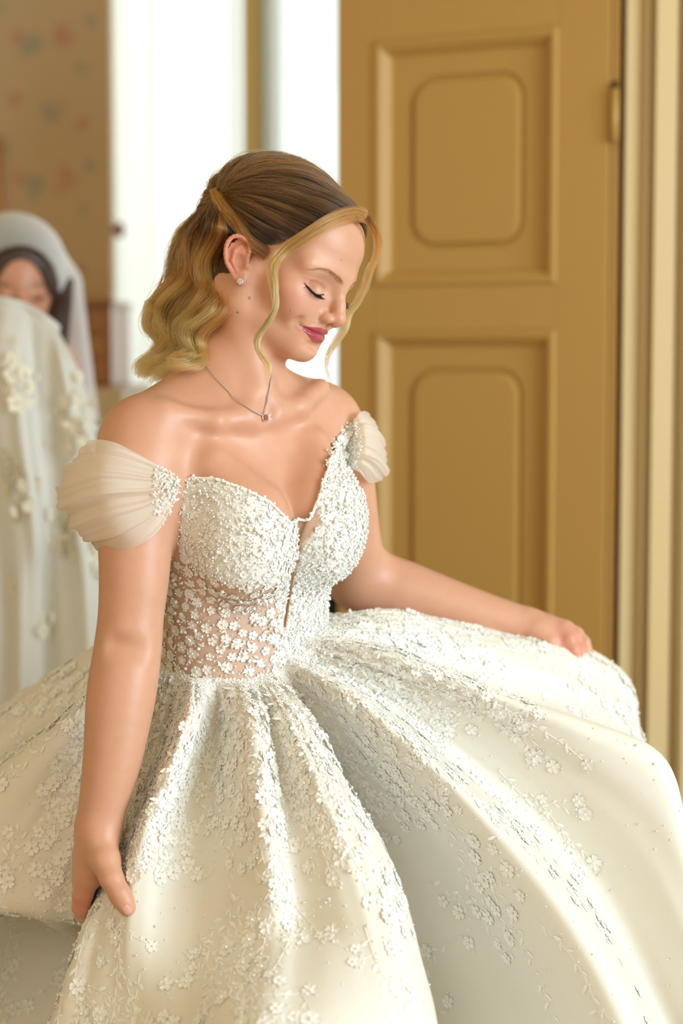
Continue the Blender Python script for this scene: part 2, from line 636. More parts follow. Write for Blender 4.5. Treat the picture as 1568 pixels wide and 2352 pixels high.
# ================================================================== signed distance modelling (for the bodies)
def smin(a, b, k):
    if k <= 0:
        return np.minimum(a, b)
    h = np.maximum(k - np.abs(a - b), 0) / k
    return np.minimum(a, b) - h * h * k * 0.25


def smax(a, b, k):
    return -smin(-a, -b, k)


def sd_cap(P, a, b, ra, rb):
    a = np.asarray(a, np.float32)
    ba = np.asarray(b, np.float32) - a
    q = P - a
    h = np.clip((q @ ba) / max(float(ba @ ba), 1e-12), 0, 1)
    return np.linalg.norm(q - h[:, None] * ba, axis=1) - (ra + (rb - ra) * h)


def sd_ell(P, c, r, R=None):
    q = P - np.asarray(c, np.float32)
    if R is not None:
        q = q @ np.asarray(R, np.float32)
    r = np.asarray(r, np.float32)
    k0 = np.linalg.norm(q / r, axis=1)
    k1 = np.linalg.norm(q / (r * r), axis=1)
    return k0 * (k0 - 1) / np.maximum(k1, 1e-9)


def sd_poly(P, pts, k=0.0):
    d = None
    for (p, q) in zip(pts[:-1], pts[1:]):
        e = sd_cap(P, p[:3], q[:3], p[3], q[3])
        d = e if d is None else smin(d, e, k)
    return d


class Body:
    def __init__(self):
        self.prims = []      # (func, centre, radius, k, op)

    def add(self, f, c, r, k=0.0, op='u'):
        self.prims.append((f, np.asarray(c, float), r, k, op))

    def cap(self, a, b, ra, rb, k=0.0, op='u'):
        a, b = np.asarray(a, float), np.asarray(b, float)
        self.add(lambda P: sd_cap(P, a, b, ra, rb), (a + b) / 2, np.linalg.norm(a - b) / 2 + max(ra, rb), k, op)

    def poly(self, pts, k, kin=0.0, op='u'):
        A = np.array([p[:3] for p in pts])
        c = (A.max(0) + A.min(0)) / 2
        r = np.linalg.norm(A - c, axis=1).max() + max(p[3] for p in pts)
        self.add(lambda P: sd_poly(P, pts, kin), c, r, k, op)

    def ell(self, c, r, R=None, k=0.0, op='u'):
        self.add(lambda P: sd_ell(P, c, r, R), c, max(r), k, op)

    def __call__(self, P, near=None):
        P = P.astype(np.float32)
        d = np.full(len(P), 1.0, np.float32)
        for i, (f, c, r, k, op) in enumerate(self.prims):
            if near is not None and not near[i]:
                continue
            e = f(P)
            if op == 'u':
                d = smin(d, e, k)
            elif op == 's':
                d = smax(d, -e, k)
            else:
                d = d + e
        return d

    def full(self, P, chunk=60000):
        return np.concatenate([self(P[i:i + chunk]) for i in range(0, len(P), chunk)])

    def grad(self, P, h=0.0007):
        g = np.empty((len(P), 3), np.float32)
        for a in range(3):
            e = np.zeros(3, np.float32)
            e[a] = h
            g[:, a] = self.cull(P + e) - self.cull(P - e)
        return g / (2 * h)

    def cull(self, P, cell=0.07):
        """evaluate grouped by space cells so far prims are skipped"""
        P = P.astype(np.float32)
        key = np.floor(P / cell).astype(np.int64)
        kk = (key[:, 0] * 4096 + key[:, 1]) * 4096 + key[:, 2]
        order = np.argsort(kk, kind='stable')
        ks = kk[order]
        cuts = np.flatnonzero(np.diff(ks)) + 1
        out = np.empty(len(P), np.float32)
        C = np.array([p[1] for p in self.prims])
        Rr = np.array([p[2] for p in self.prims])
        K = np.array([p[3] for p in self.prims])
        for idx in np.split(order, cuts):
            if len(idx) == 0:
                continue
            c = (key[idx[0]] + 0.5) * cell
            near = np.linalg.norm(C - c, axis=1) - Rr < cell * 0.87 + K + 0.03
            out[idx] = self(P[idx], near)
        return out

    def ray(self, px, py, d0=1.6, d1=3.0, off=0.0):
        """where the sight line through (px, py) first meets the body"""
        o = CAM
        v = at(px, py, 1.0) - CAM
        t = d0
        best = (9, t)
        for _ in range(200):
            p = o + v * t
            d = float(self(p[None])[0]) - off
            best = min(best, (d, t))
            if d < 0.0002:
                break
            t += max(d * 0.7, 0.0003)
            if t > d1:
                break
        return o + v * best[1] if best[0] < .03 else None

    def mesh(self, lo, hi, h, B=14):
        """surface nets on the blocks the surface passes through"""
        lo, hi = np.asarray(lo, float), np.asarray(hi, float)
        nb = np.ceil((hi - lo) / (h * B)).astype(int)
        I = np.stack(np.meshgrid(*[np.arange(n) for n in nb], indexing='ij'), -1).reshape(-1, 3)
        Cn = lo + (I + 0.5) * h * B
        dc = self.cull(Cn, 0.12)
        half = h * B * 0.87
        act = I[np.abs(dc) < half * 1.35 + 0.006]
        C = np.array([p[1] for p in self.prims])
        Rr = np.array([p[2] for p in self.prims])
        K = np.array([p[3] for p in self.prims])
        g = np.stack(np.meshgrid(*[np.arange(B + 1)] * 3, indexing='ij'), -1).reshape(-1, 3)
        keys, verts, quads = [], [], []
        S = np.int64(1 << 20)
        mk = lambda c: (c[..., 0] * S + c[..., 1]) * S + c[..., 2]
        off8 = np.array([(a, b, c) for a in (0, 1) for b in (0, 1) for c in (0, 1)])
        edges = [(0, 1), (2, 3), (4, 5), (6, 7), (0, 2), (1, 3), (4, 6), (5, 7), (0, 4), (1, 5), (2, 6), (3, 7)]
        for b in act:
            base = b * B
            P = lo + (base + g) * h
            c = lo + (base + B / 2) * h
            near = np.linalg.norm(C - c, axis=1) - Rr < half + K + 0.02
            if not near.any():
                continue
            D = self(P, near).reshape(B + 1, B + 1, B + 1)
            s = D < 0
            if s.all() or not s.any():
                continue
            corners = np.stack([D[a:a + B, q:q + B, r:r + B] for a, q, r in off8], -1)
            sg = corners < 0
            mix = sg.any(-1) & ~sg.all(-1)
            ci = np.argwhere(mix)
            if len(ci):
                cv = corners[mix]
                acc = np.zeros((len(ci), 3))
                cnt = np.zeros(len(ci))
                for (p, q) in edges:
                    cross = (cv[:, p] < 0) != (cv[:, q] < 0)
                    t = np.where(cross, cv[:, p] / np.where(cross, cv[:, p] - cv[:, q], 1), 0)
                    pos = off8[p] + t[:, None] * (off8[q] - off8[p])
                    acc += np.where(cross[:, None], pos, 0)
                    cnt += cross
                v = lo + (base + ci + acc / cnt[:, None]) * h
                keys.append(mk((base + ci).astype(np.int64)))
                verts.append(v)
            # faces: grid edges with a sign change
            for ax in range(3):
                o1, o2 = [(1, 2), (2, 0), (0, 1)][ax]
                sl0 = [slice(0, B)] * 3
                sl1 = [slice(0, B)] * 3
                sl1[ax] = slice(1, B + 1)
                a0, a1 = s[tuple(sl0)], s[tuple(sl1)]
                e = np.argwhere(a0 != a1)
                if not len(e):
                    continue
                flip = a0[a0 != a1]
                gidx = (base + e).astype(np.int64)
                d1 = np.zeros(3, np.int64); d1[o1] = 1
                d2 = np.zeros(3, np.int64); d2[o2] = 1
                q = np.stack([mk(gidx - d1 - d2), mk(gidx - d2), mk(gidx), mk(gidx - d1)], -1)
                q[~flip] = q[~flip][:, ::-1]
                quads.append(q)
        keys = np.concatenate(keys)
        verts = np.vstack(verts)
        o = np.argsort(keys)
        keys, verts = keys[o], verts[o]
        Q = np.vstack(quads)
        ix = np.searchsorted(keys, Q)
        ix = np.minimum(ix, len(keys) - 1)
        ok = (keys[ix] == Q).all(1)
        return verts, ix[ok]

    def snap(self, V, it=2):
        V = V.copy()
        for _ in range(it):
            d = self.cull(V)
            g = self.grad(V)
            n2 = np.maximum((g * g).sum(1), 0.2)
            V = V - np.clip(d / n2, -0.003, 0.003)[:, None] * g
        return V


def refine(V, F, mask):
    """split the marked quads in four; their neighbours stay watertight as triangle fans"""
    bm = bmesh.new()
    vv = [bm.verts.new(p) for p in V.tolist()]
    bm.verts.ensure_lookup_table()
    for q in F.tolist():
        try:
            bm.faces.new([vv[i] for i in q])
        except ValueError:
            pass
    bm.verts.index_update()
    es = [e for e in bm.edges if mask[e.verts[0].index] and mask[e.verts[1].index]]
    bmesh.ops.subdivide_edges(bm, edges=es, cuts=1, use_grid_fill=True)
    bmesh.ops.triangulate(bm, faces=[f for f in bm.faces if len(f.verts) > 4])
    bm.verts.index_update()
    V2 = np.array([v.co[:] for v in bm.verts])
    F2 = [[v.index for v in f.verts] for f in bm.faces]
    bm.free()
    return V2, F2
# ================================================================== the bride: body
def rot_ypr(y, p, r):
    cy, sy, cp, sp, cr, sr = math.cos(y), math.sin(y), math.cos(p), math.sin(p), math.cos(r), math.sin(r)
    Rp = np.array([[1, 0, 0], [0, cp, sp], [0, -sp, cp]])
    Rr = np.array([[cr, 0, sr], [0, 1, 0], [-sr, 0, cr]])
    Ry = np.array([[cy, sy, 0], [-sy, cy, 0], [0, 0, 1]])
    return Ry @ Rp @ Rr


HEAD_S = 0.001026
HEAD_O = at(612, 653, 2.15)
_w = unit(CAM - HEAD_O)
_r = unit(np.cross(UPV, _w))
CAMB = np.stack([_r, _w, np.cross(_w, _r)], 1)          # columns: right, towards the camera, up
HEAD_R = CAMB @ rot_ypr(math.radians(57), math.radians(20), math.radians(11))


def hw(p):
    """head-local millimetres (x her left, y forwards, z up) to the room"""
    return HEAD_O + HEAD_S * (np.asarray(p, float) @ HEAD_R.T)


def wh(P):
    return ((np.asarray(P) - HEAD_O) @ HEAD_R) / HEAD_S


LASH = [(17, 84.0, 14.8), (23, 80.8, 12.4), (30, 77.2, 11.8), (38, 73.0, 13.2), (46, 66.5, 16.6)]
CREASE = [(18, 83.5, 21.5), (25, 79.6, 24), (33, 76.4, 24.3), (41, 74.0, 22.8)]
EAR_C = np.array([72.0, 3.0, 11.5])


def head_sdf(P):
    Q = wh(P).astype(np.float32)
    X = Q.copy()
    X[:, 0] = np.abs(Q[:, 0])            # a face is symmetric
    E = lambda c, r, R=None: sd_ell(X, c, r, R)
    C = lambda a, b, ra, rb: sd_cap(X, a, b, ra, rb)
    d = E((0, -14, 54), (70, 90, 78))
    d = smin(d, E((0, 28, 62), (61, 62, 56)), 14)
    d = smin(d, E((0, 38, 2), (52, 47, 56)), 22)
    d = smin(d, C((50, 8, -30), (12, 66, -48), 12, 12), 22)       # jaw
    d = smin(d, C((54, 4, 8), (50, 7, -30), 12, 12), 16)          # ramus
    d = smin(d, E((0, 71.5, -47), (15, 13, 12)), 16)              # chin
    d = smin(d, E((0, 57, -22), (29, 28, 25)), 16)                # muzzle
    d = smin(d, E((0, 28, -36), (36, 42, 18)), 20)                # under the chin
    d = smin(d, E((41, 54, 6), (19, 18, 16)), 20)                 # cheekbones
    d = smin(d, E((33, 62, -8), (16, 15, 15)), 14)                # cheek apples
    d = smin(d, C((8, 83, 38), (46, 66, 39), 6.0, 6.5), 18)       # brow ridge
    d = smax(d, -E((30, 93, 22), (16, 14.5, 12)), 12)             # sockets
    d = smin(d, E((31, 62.6, 15.5), (15.5, 14.0, 13.6)), 6)         # lids over the eyeballs
    # nose
    d = smin(d, sd_poly(X, [(0, 83, 38, 6.3), (0, 87.5, 26, 5.4), (0, 94, 10, 6.2), (0, 98.0, 0, 7.3)], 4), 10)
    d = smin(d, E((0, 98.8, -4), (7.3, 7.9, 6.8)), 5)
    d = smin(d, E((10.4, 89.5, -7.0), (5.0, 8.6, 5.6)), 6)        # wings
    d = smin(d, C((0, 98, -9.6), (0, 87, -13.2), 3.4, 4.2), 4)
    d = smax(d, -E((5.8, 93.8, -13.4), (2.4, 4.8, 3.2)), 2.0)     # nostrils
    d = smax(d, -sd_poly(X, [(15.8, 87.5, -3, .5), (17.6, 85.5, -7, .7), (16.4, 85.5, -12, .5)], 1), 3.5)   # wing crease
    # mouth: a closed smile
    d = smin(d, sd_poly(X, [(0, 83.2, -22.4, 3.2), (6, 83.3, -21.8, 3.5), (15, 80.2, -23.0, 2.8), (29, 72.0, -25.6, 1.5)], 3), 4)
    d = smin(d, sd_poly(X, [(0, 80.6, -31.4, 5.0), (9, 79.8, -30.8, 4.7), (18, 76.0, -28.6, 3.4), (28.5, 72.0, -26.2, 1.5)], 3), 4)
    d = smax(d, -sd_poly(X, [(0, 87.2, -26.0, 1.0), (9, 86.2, -25.8, 1.0), (19, 81.9, -25.8, .9), (30, 75.4, -24.4, .4)], 1), 3.4)
    d = smax(d, -E((36, 76, -23), (2.5, 4.0, 5.0)), 9)            # dimple at the corner
    d = smax(d, -C((0, 91, -13), (0, 93.2, -18), 1.2, 1.6), 5)    # philtrum
    d = smax(d, -E((0, 88, -40.5), (17, 8.0, 4.0)), 8)            # under the lip
    # fold of the closed lids, lash line groove
    d = smax(d, -sd_poly(X, [(p[0], p[1] + .4, p[2], .7) for p in CREASE], .5), 3.2)
    d = smax(d, -sd_poly(X, [(p[0], p[1] + .6, p[2] - 1.2, .6) for p in LASH], .3), 1.8)
    # ears
    far = (np.abs(X[:, 0] - 74) < 40) & (np.abs(X[:, 1] - 3) < 60)
    if far.any():
        Y = X[far]
        ca, sa = math.cos(math.radians(24)), math.sin(math.radians(24))
        q = (Y - EAR_C.astype(np.float32)) / .88
        # turn into the plane of the ear: a outwards, b forwards, c up; the ear leans back and stands off
        b = q[:, 1] * ca + q[:, 0] * -sa
        a = q[:, 0] * ca + q[:, 1] * sa
        c = q[:, 2] + 0.0
        cb, sb = math.cos(math.radians(-19)), math.sin(math.radians(-19))
        b, c = b * cb - c * sb, b * sb + c * cb
        L = np.stack([a, b, c], 1)
        e = sd_ell(L, (0.5, -3, 9), (3.6, 14.5, 20))
        e = smin(e, sd_ell(L, (1.0, 1.5, -17), (3.6, 8.0, 11)), 7)                    # lobe
        rim = [(1.0, 7, 5, 2.0), (3.5, 11, 16, 2.3), (4.5, 6, 27, 2.5), (5, -5, 31.5, 2.7), (5.2, -14.5, 26, 2.6),
               (5, -18.0, 14, 2.5), (4.2, -16.0, 0, 2.4), (3, -9.5, -11, 2.3), (2.0, -4.5, -20, 2.2)]
        e = smin(e, sd_poly(L, catmull(rim, 22), 1.5), 2.5)
        e = smax(e, -sd_ell(L, (6.0, -0.5, 0.5), (6.5, 7.5, 10)), 3)                   # bowl
        e = smax(e, -sd_poly(L, [(4.8, 5, 21, 2.4), (5.0, -7, 25, 2.6), (5.1, -13, 15, 2.3), (4.8, -12, 2, 1.9)], 2), 2)
        e = smin(e, sd_poly(L, [(2.5, 0, 20, 2.0), (3.4, -7, 13, 2.4), (3.2, -9, 1, 2.2), (2.6, -3, -10, 2.2)], 2), 2)
        e = smin(e, sd_ell(L, (1.8, 8.5, -3), (3.2, 3.0, 4.5)), 3)                     # tragus
        d[far] = smin(d[far], e * .88, 4)
    return d * HEAD_S


# torso frame: origin at the waist, x her left, y her front, z up the spine
T_O = at(552, 1500, 2.21)
T_Z = at(538, 958, 2.145) - T_O
T_LEN = np.linalg.norm(T_Z)
T_Z = T_Z / T_LEN
PSI = math.radians(41)
T_Y = np.array([math.sin(PSI), -math.cos(PSI), 0.0])
T_Y = unit(T_Y - T_Z * (T_Y @ T_Z))
T_X = np.cross(T_Y, T_Z)
T_R = np.stack([T_X, T_Y, T_Z], 1)


def tw(p):
    return T_O + np.asarray(p, float) @ T_R.T


def wt(P):
    return (np.asarray(P) - T_O) @ T_R


TORSO_TAB = np.array([   # z, half width, half depth, centre offset
    (-0.30, .130, .105, -.010), (-0.18, .128, .098, -.008), (-0.09, .110, .086, -.004), (0.0, .0965, .078, 0.0), (0.06, .0975, .080, .003),
    (0.12, .108, .086, .004), (0.18, .128, .090, .0), (0.225, .132, .082, -.008), (0.26, .118, .064, -.014), (0.29, .085, .045, -.02)])


def loft_sdf(P):
    q = wt(P).astype(np.float32)
    z = q[:, 2]
    zc = np.clip(z, TORSO_TAB[0, 0], TORSO_TAB[-1, 0])
    # smooth table lookup
    zz = np.linspace(TORSO_TAB[0, 0], TORSO_TAB[-1, 0], 119)
    a = np.interp(zc, zz, LOFT[:, 0]); b = np.interp(zc, zz, LOFT[:, 1]); o = np.interp(zc, zz, LOFT[:, 2])
    x, y = q[:, 0] / a, (q[:, 1] - o) / b
    k0 = (np.abs(x) ** 2.3 + np.abs(y) ** 2.3) ** (1 / 2.3)
    k1 = np.sqrt((x / a) ** 2 + (y / b) ** 2)
    d2 = k0 * (k0 - 1) / np.maximum(k1, 1e-6)
    d2 = np.maximum(d2, -np.minimum(a, b))
    dz = np.abs(z - zc)
    return np.where(dz > 0, np.hypot(np.maximum(d2, 0), dz) - 0.004, d2).astype(np.float32)


_z = np.interp(np.linspace(0, 1, 119), np.linspace(0, 1, 119), np.linspace(TORSO_TAB[0, 0], TORSO_TAB[-1, 0], 119))
LOFT = np.stack([np.interp(_z, TORSO_TAB[:, 0], TORSO_TAB[:, j]) for j in (1, 2, 3)], 1)
for _ in range(40):
    LOFT[1:-1] = (LOFT[:-2] + 2 * LOFT[1:-1] + LOFT[2:]) / 4


def build_torso(B, arms=True):
    B.add(loft_sdf, tw((0, 0, 0)), 0.36, 0)
    # bust, held up by the cups, with the cleft between
    def bust(P):
        d = None
        for s in (-1, 1):
            e = sd_ell(P, tw((s * .0505, .078, .152)), (.0525, .050, .060), T_R)
            e = smin(e, sd_cap(P, tw((s * .0495, .080, .190)), tw((s * .070, .050, .240)), .036, .022), .04)
            d = e if d is None else smin(d, e, .004)
        return d
    B.add(bust, tw((0, .07, .17)), .17, .020)
    if arms:
        # yoke of the shoulders
        for s in (-1, 1):
            B.cap(tw((s * .02, -.018, .245)), tw((s * .118, -.010, .252)), .048, .037, .04)
            B.cap(tw((s * .028, -.032, .315)), tw((s * .112, -.020, .268)), .018, .020, .06)


BODY = Body()
build_torso(BODY)
TORSO = Body()
build_torso(TORSO, False)

# neck
NOTCH = tw((0, .052, .285))
n_top, n_base = hw((0, -18, -12)), tw((0, -.012, .285))
BODY.cap(n_base, n_top, .0475, .047, .045)
BODY.add(head_sdf, hw((0, -2, 38)), .165, .022)
for s in (-1, 1):
    BODY.cap(hw((s * 50, -20, -16)), tw((s * .014, .045, .289)), .0115, .0075, .022)      # the cords of the neck
    BODY.poly([(*tw((s * .016, .047, .284)), .0075), (*tw((s * .060, .045, .287)), .0075), (*tw((s * .110, .022, .300)), .008)], .022, .01)
BODY.ell(tw((0, .066, .296)), (.009, .012, .010), None, .018, 's')

# near arm (her right), hanging and holding up the skirt
ARM_R = [(*at(330, 1003, 2.075), .0435), (*at(312, 1120, 2.062), .0425), (*at(309, 1300, 2.052), .0362), (*at(300, 1420, 2.050), .0325),
         (*at(292, 1500, 2.047), .0335), (*at(277, 1605, 2.040), .0345), (*at(257, 1750, 2.032), .0288), (*at(236, 1850, 2.03), .0230), (*at(226, 1910, 2.03), .0200)]
BODY.poly(catmull(ARM_R, 34), .022, .007)
BODY.cap(at(262, 1482, 2.010), at(322, 1494, 2.008), .004, .005, .020, 's')      # crook of the elbow
# far arm (her left), elbow drawn back, forearm held out over the skirt
ARM_L = [(*at(748, 975, 2.255), .0430), (*at(775, 1090, 2.29), .0410), (*at(800, 1230, 2.34), .0365), (*at(826, 1335, 2.385), .0345),
         ]
FORE_L = [(*at(826, 1332, 2.385), .0350), (*at(905, 1352, 2.385), .0360), (*at(1010, 1385, 2.385), .0315), (*at(1130, 1418, 2.385), .0245), (*at(1222, 1440, 2.385), .0190)]
BODY.poly(catmull(ARM_L, 18), .030, .007)
BODY.poly(catmull(FORE_L, 24), .022, .007)

# ---- near hand: thumb in front of the gathered cloth, the four fingers round behind it
def finger(pts, k=.006):
    BODY.poly([(*at(*p[:3]), p[3]) for p in pts], k, .004)


D = 2.03
finger([(224, 1905, D, .0195), (214, 1960, D, .0180), (206, 2010, D + .004, .0150)], .016)          # back of the hand, thumb side
finger([(224, 1905, D + .015, .018), (206, 1965, D + .022, .018), (197, 2020, D + .03, .0150)], .016)
finger([(226, 1915, D + .022, .016), (205, 1985, D + .045, .014), (200, 2030, D + .058, .0125)], .014)
finger([(230, 1925, D - .008, .0165), (241, 1975, D - .022, .0160), (256, 2018, D - .034, .0122), (274, 2052, D - .039, .0112), (283, 2068, D - .040, .0104), (293, 2085, D - .039, .0092)], .010)  # thumb
finger([(203, 2005, D + .003, .0128), (191, 2052, D + .008, .0108), (187, 2084, D + .016, .0097), (206, 2106, D + .034, .0086), (232, 2104, D + .044, .0078)], .006)   # index
finger([(199, 2015, D + .026, .0128), (190, 2062, D + .034, .0108), (192, 2098, D + .046, .0097), (216, 2112, D + .060, .0088), (240, 2102, D + .066, .0080)], .005)   # middle
finger([(200, 2022, D + .046, .0120), (192, 2062, D + .058, .0102), (196, 2092, D + .068, .0092), (218, 2104, D + .080, .0083), (238, 2094, D + .085, .0076)], .005)   # ring
finger([(205, 2024, D + .062, .0105), (200, 2056, D + .076, .0090), (206, 2080, D + .086, .0082), (224, 2086, D + .094, .0075), (240, 2076, D + .098, .0070)], .005)   # little
# ---- far hand: fingers bent down over the lifted cloth
G = 2.385
finger([(1218, 1440, G, .0185), (1255, 1447, G - .006, .0170), (1288, 1452, G - .010, .0140)], .014)
finger([(1218, 1440, G + .012, .0170), (1260, 1442, G + .016, .0155), (1294, 1446, G + .020, .0130)], .014)
finger([(1288, 1452, G - .012, .0105), (1306, 1468, G - .020, .0095), (1317, 1494, G - .024, .0084), (1326, 1515, G - .024, .0074)], .006)        # index
finger([(1296, 1448, G + .004, .0105), (1318, 1464, G - .004, .0094), (1331, 1494, G - .010, .0084), (1339, 1520, G - .012, .0073)], .005)        # middle
finger([(1298, 1446, G + .022, .0100), (1322, 1456, G + .020, .0090), (1340, 1476, G + .016, .0080), (1350, 1500, G + .014, .0070)], .005)        # ring
finger([(1290, 1445, G + .036, .0090), (1316, 1454, G + .040, .0080), (1334, 1468, G + .038, .0072), (1344, 1486, G + .036, .0064)], .005)        # little
finger([(1232, 1448, G - .014, .0130), (1262, 1474, G - .020, .0105), (1290, 1494, G - .018, .0090), (1312, 1512, G - .012, .0080)], .008)        # thumb, under the cloth

# legs, standing on the floor under the skirt
for s in (-1, 1):
    hip = tw((s * .078, -.005, -.20))
    foot = np.array([hip[0] + s * .02, hip[1] + .03, .075])
    knee = (hip + foot) / 2 + np.array([0.01, -.03, .0])
    BODY.poly([(*hip, .078), (*((hip + knee) / 2), .068), (*knee, .050), (*((knee * .6 + foot * .4)), .047), (*foot, .030)], .05, .02)
    toe = foot + np.array([T_Y[0] * .15, T_Y[1] * .15, -.050])
    BODY.poly([(*(foot + np.array([0, .02, -.035])), .034), (*((foot + toe) / 2 + np.array([0, 0, -.008])), .030), (*toe, .022)], .02, .01)


def head_mask(V, r=.148):
    return np.linalg.norm(V - hw((0, 20, 22)), axis=1) < r


NAILS = [((293, 2086, 2.03 - .039), (1.02, 1.7), .0062, .0080, 'thumbnail'), ((1327, 1512, 2.385 - .024), (.55, 1.6), .0042, .0056, 'fingernail'), ((1340, 1517, 2.385 - .012), (.5, 1.6), .0042, .0056, 'fingernail')]
HAND_R_C = at(228, 2020, 2.04)
HAND_L_C = at(1290, 1470, 2.385)


def hand_mask(V):
    return (np.linalg.norm(V - HAND_R_C, axis=1) < .085) | (np.linalg.norm(V - HAND_L_C, axis=1) < .08)


import time as _t
_t0 = _t.time()
bV, bF = BODY.mesh((-.55, 1.5, -.02), (.55, 2.75, 1.78), .0032)
bV = BODY.snap(bV, 1)
print('coarse', len(bV), _t.time() - _t0)
bV, bF = refine(bV, bF, head_mask(bV) | hand_mask(bV))
m = head_mask(bV, .155) | hand_mask(bV)
bV[m] = BODY.snap(bV[m], 2)
print('refined', len(bV), _t.time() - _t0)
# the face proper once more
_H = wh(bV)


def refine_any(V, F, mask):
    """split marked faces once more (quads and triangles)"""
    bm = bmesh.new()
    vv = [bm.verts.new(p) for p in V.tolist()]
    for q in F:
        try:
            bm.faces.new([vv[i] for i in q])
        except ValueError:
            pass
    bm.verts.index_update()
    es = [e for e in bm.edges if mask[e.verts[0].index] and mask[e.verts[1].index]]
    bmesh.ops.subdivide_edges(bm, edges=es, cuts=1, use_grid_fill=True)
    bmesh.ops.triangulate(bm, faces=[f for f in bm.faces if len(f.verts) > 4])
    bmesh.ops.recalc_face_normals(bm, faces=bm.faces)
    bm.verts.index_update()
    V2 = np.array([v.co[:] for v in bm.verts])
    F2 = [[v.index for v in f.verts] for f in bm.faces]
    bm.free()
    return V2, F2


fm = (_H[:, 1] > 55) & (np.abs(_H[:, 0]) < 55) & (_H[:, 2] > -45) & (_H[:, 2] < 40)
fm |= (np.abs(np.abs(_H[:, 0]) - 76) < 14) & (np.abs(_H[:, 1]) < 30) & (np.abs(_H[:, 2] - 13) < 36)
bV, bF = refine_any(bV, bF, fm)
_H = wh(bV)
m = head_mask(bV, .155) & (_H[:, 1] > -35)
bV[m] = BODY.snap(bV[m], 2)


def face_y(x, z):
    """front of the face over (x, z), head millimetres (arrays or numbers)"""
    x, z = np.broadcast_arrays(np.asarray(x, float), np.asarray(z, float))
    sh_ = x.shape
    x, z = x.ravel(), z.ravel()
    y = np.full(len(x), 118.0)
    for _ in range(45):
        d = head_sdf(hw(np.stack([x, y, z], 1))) / HEAD_S
        y = y - np.where(d > .04, np.maximum(d * .7, .04), 0)
    return y.reshape(sh_)
# ------------------------------------------------------------------ skin: colour per vertex (complexion, make-up, nails, scalp)
def smooth01(x, a, b):
    t = np.clip((x - a) / (b - a), 0, 1)
    return t * t * (3 - 2 * t)


def poly_dist(P, pts):
    d = np.full(len(P), 1e9)
    pts = np.asarray(pts, float)
    for a, b in zip(pts[:-1], pts[1:]):
        ba = b - a
        h = np.clip(((P - a) @ ba) / max(ba @ ba, 1e-12), 0, 1)
        d = np.minimum(d, np.linalg.norm(P - a - h[:, None] * ba, axis=1))
    return d


SKIN_C = np.array(srgb(210, 157, 128))
HAIRROOT = np.array(srgb(84, 60, 40))


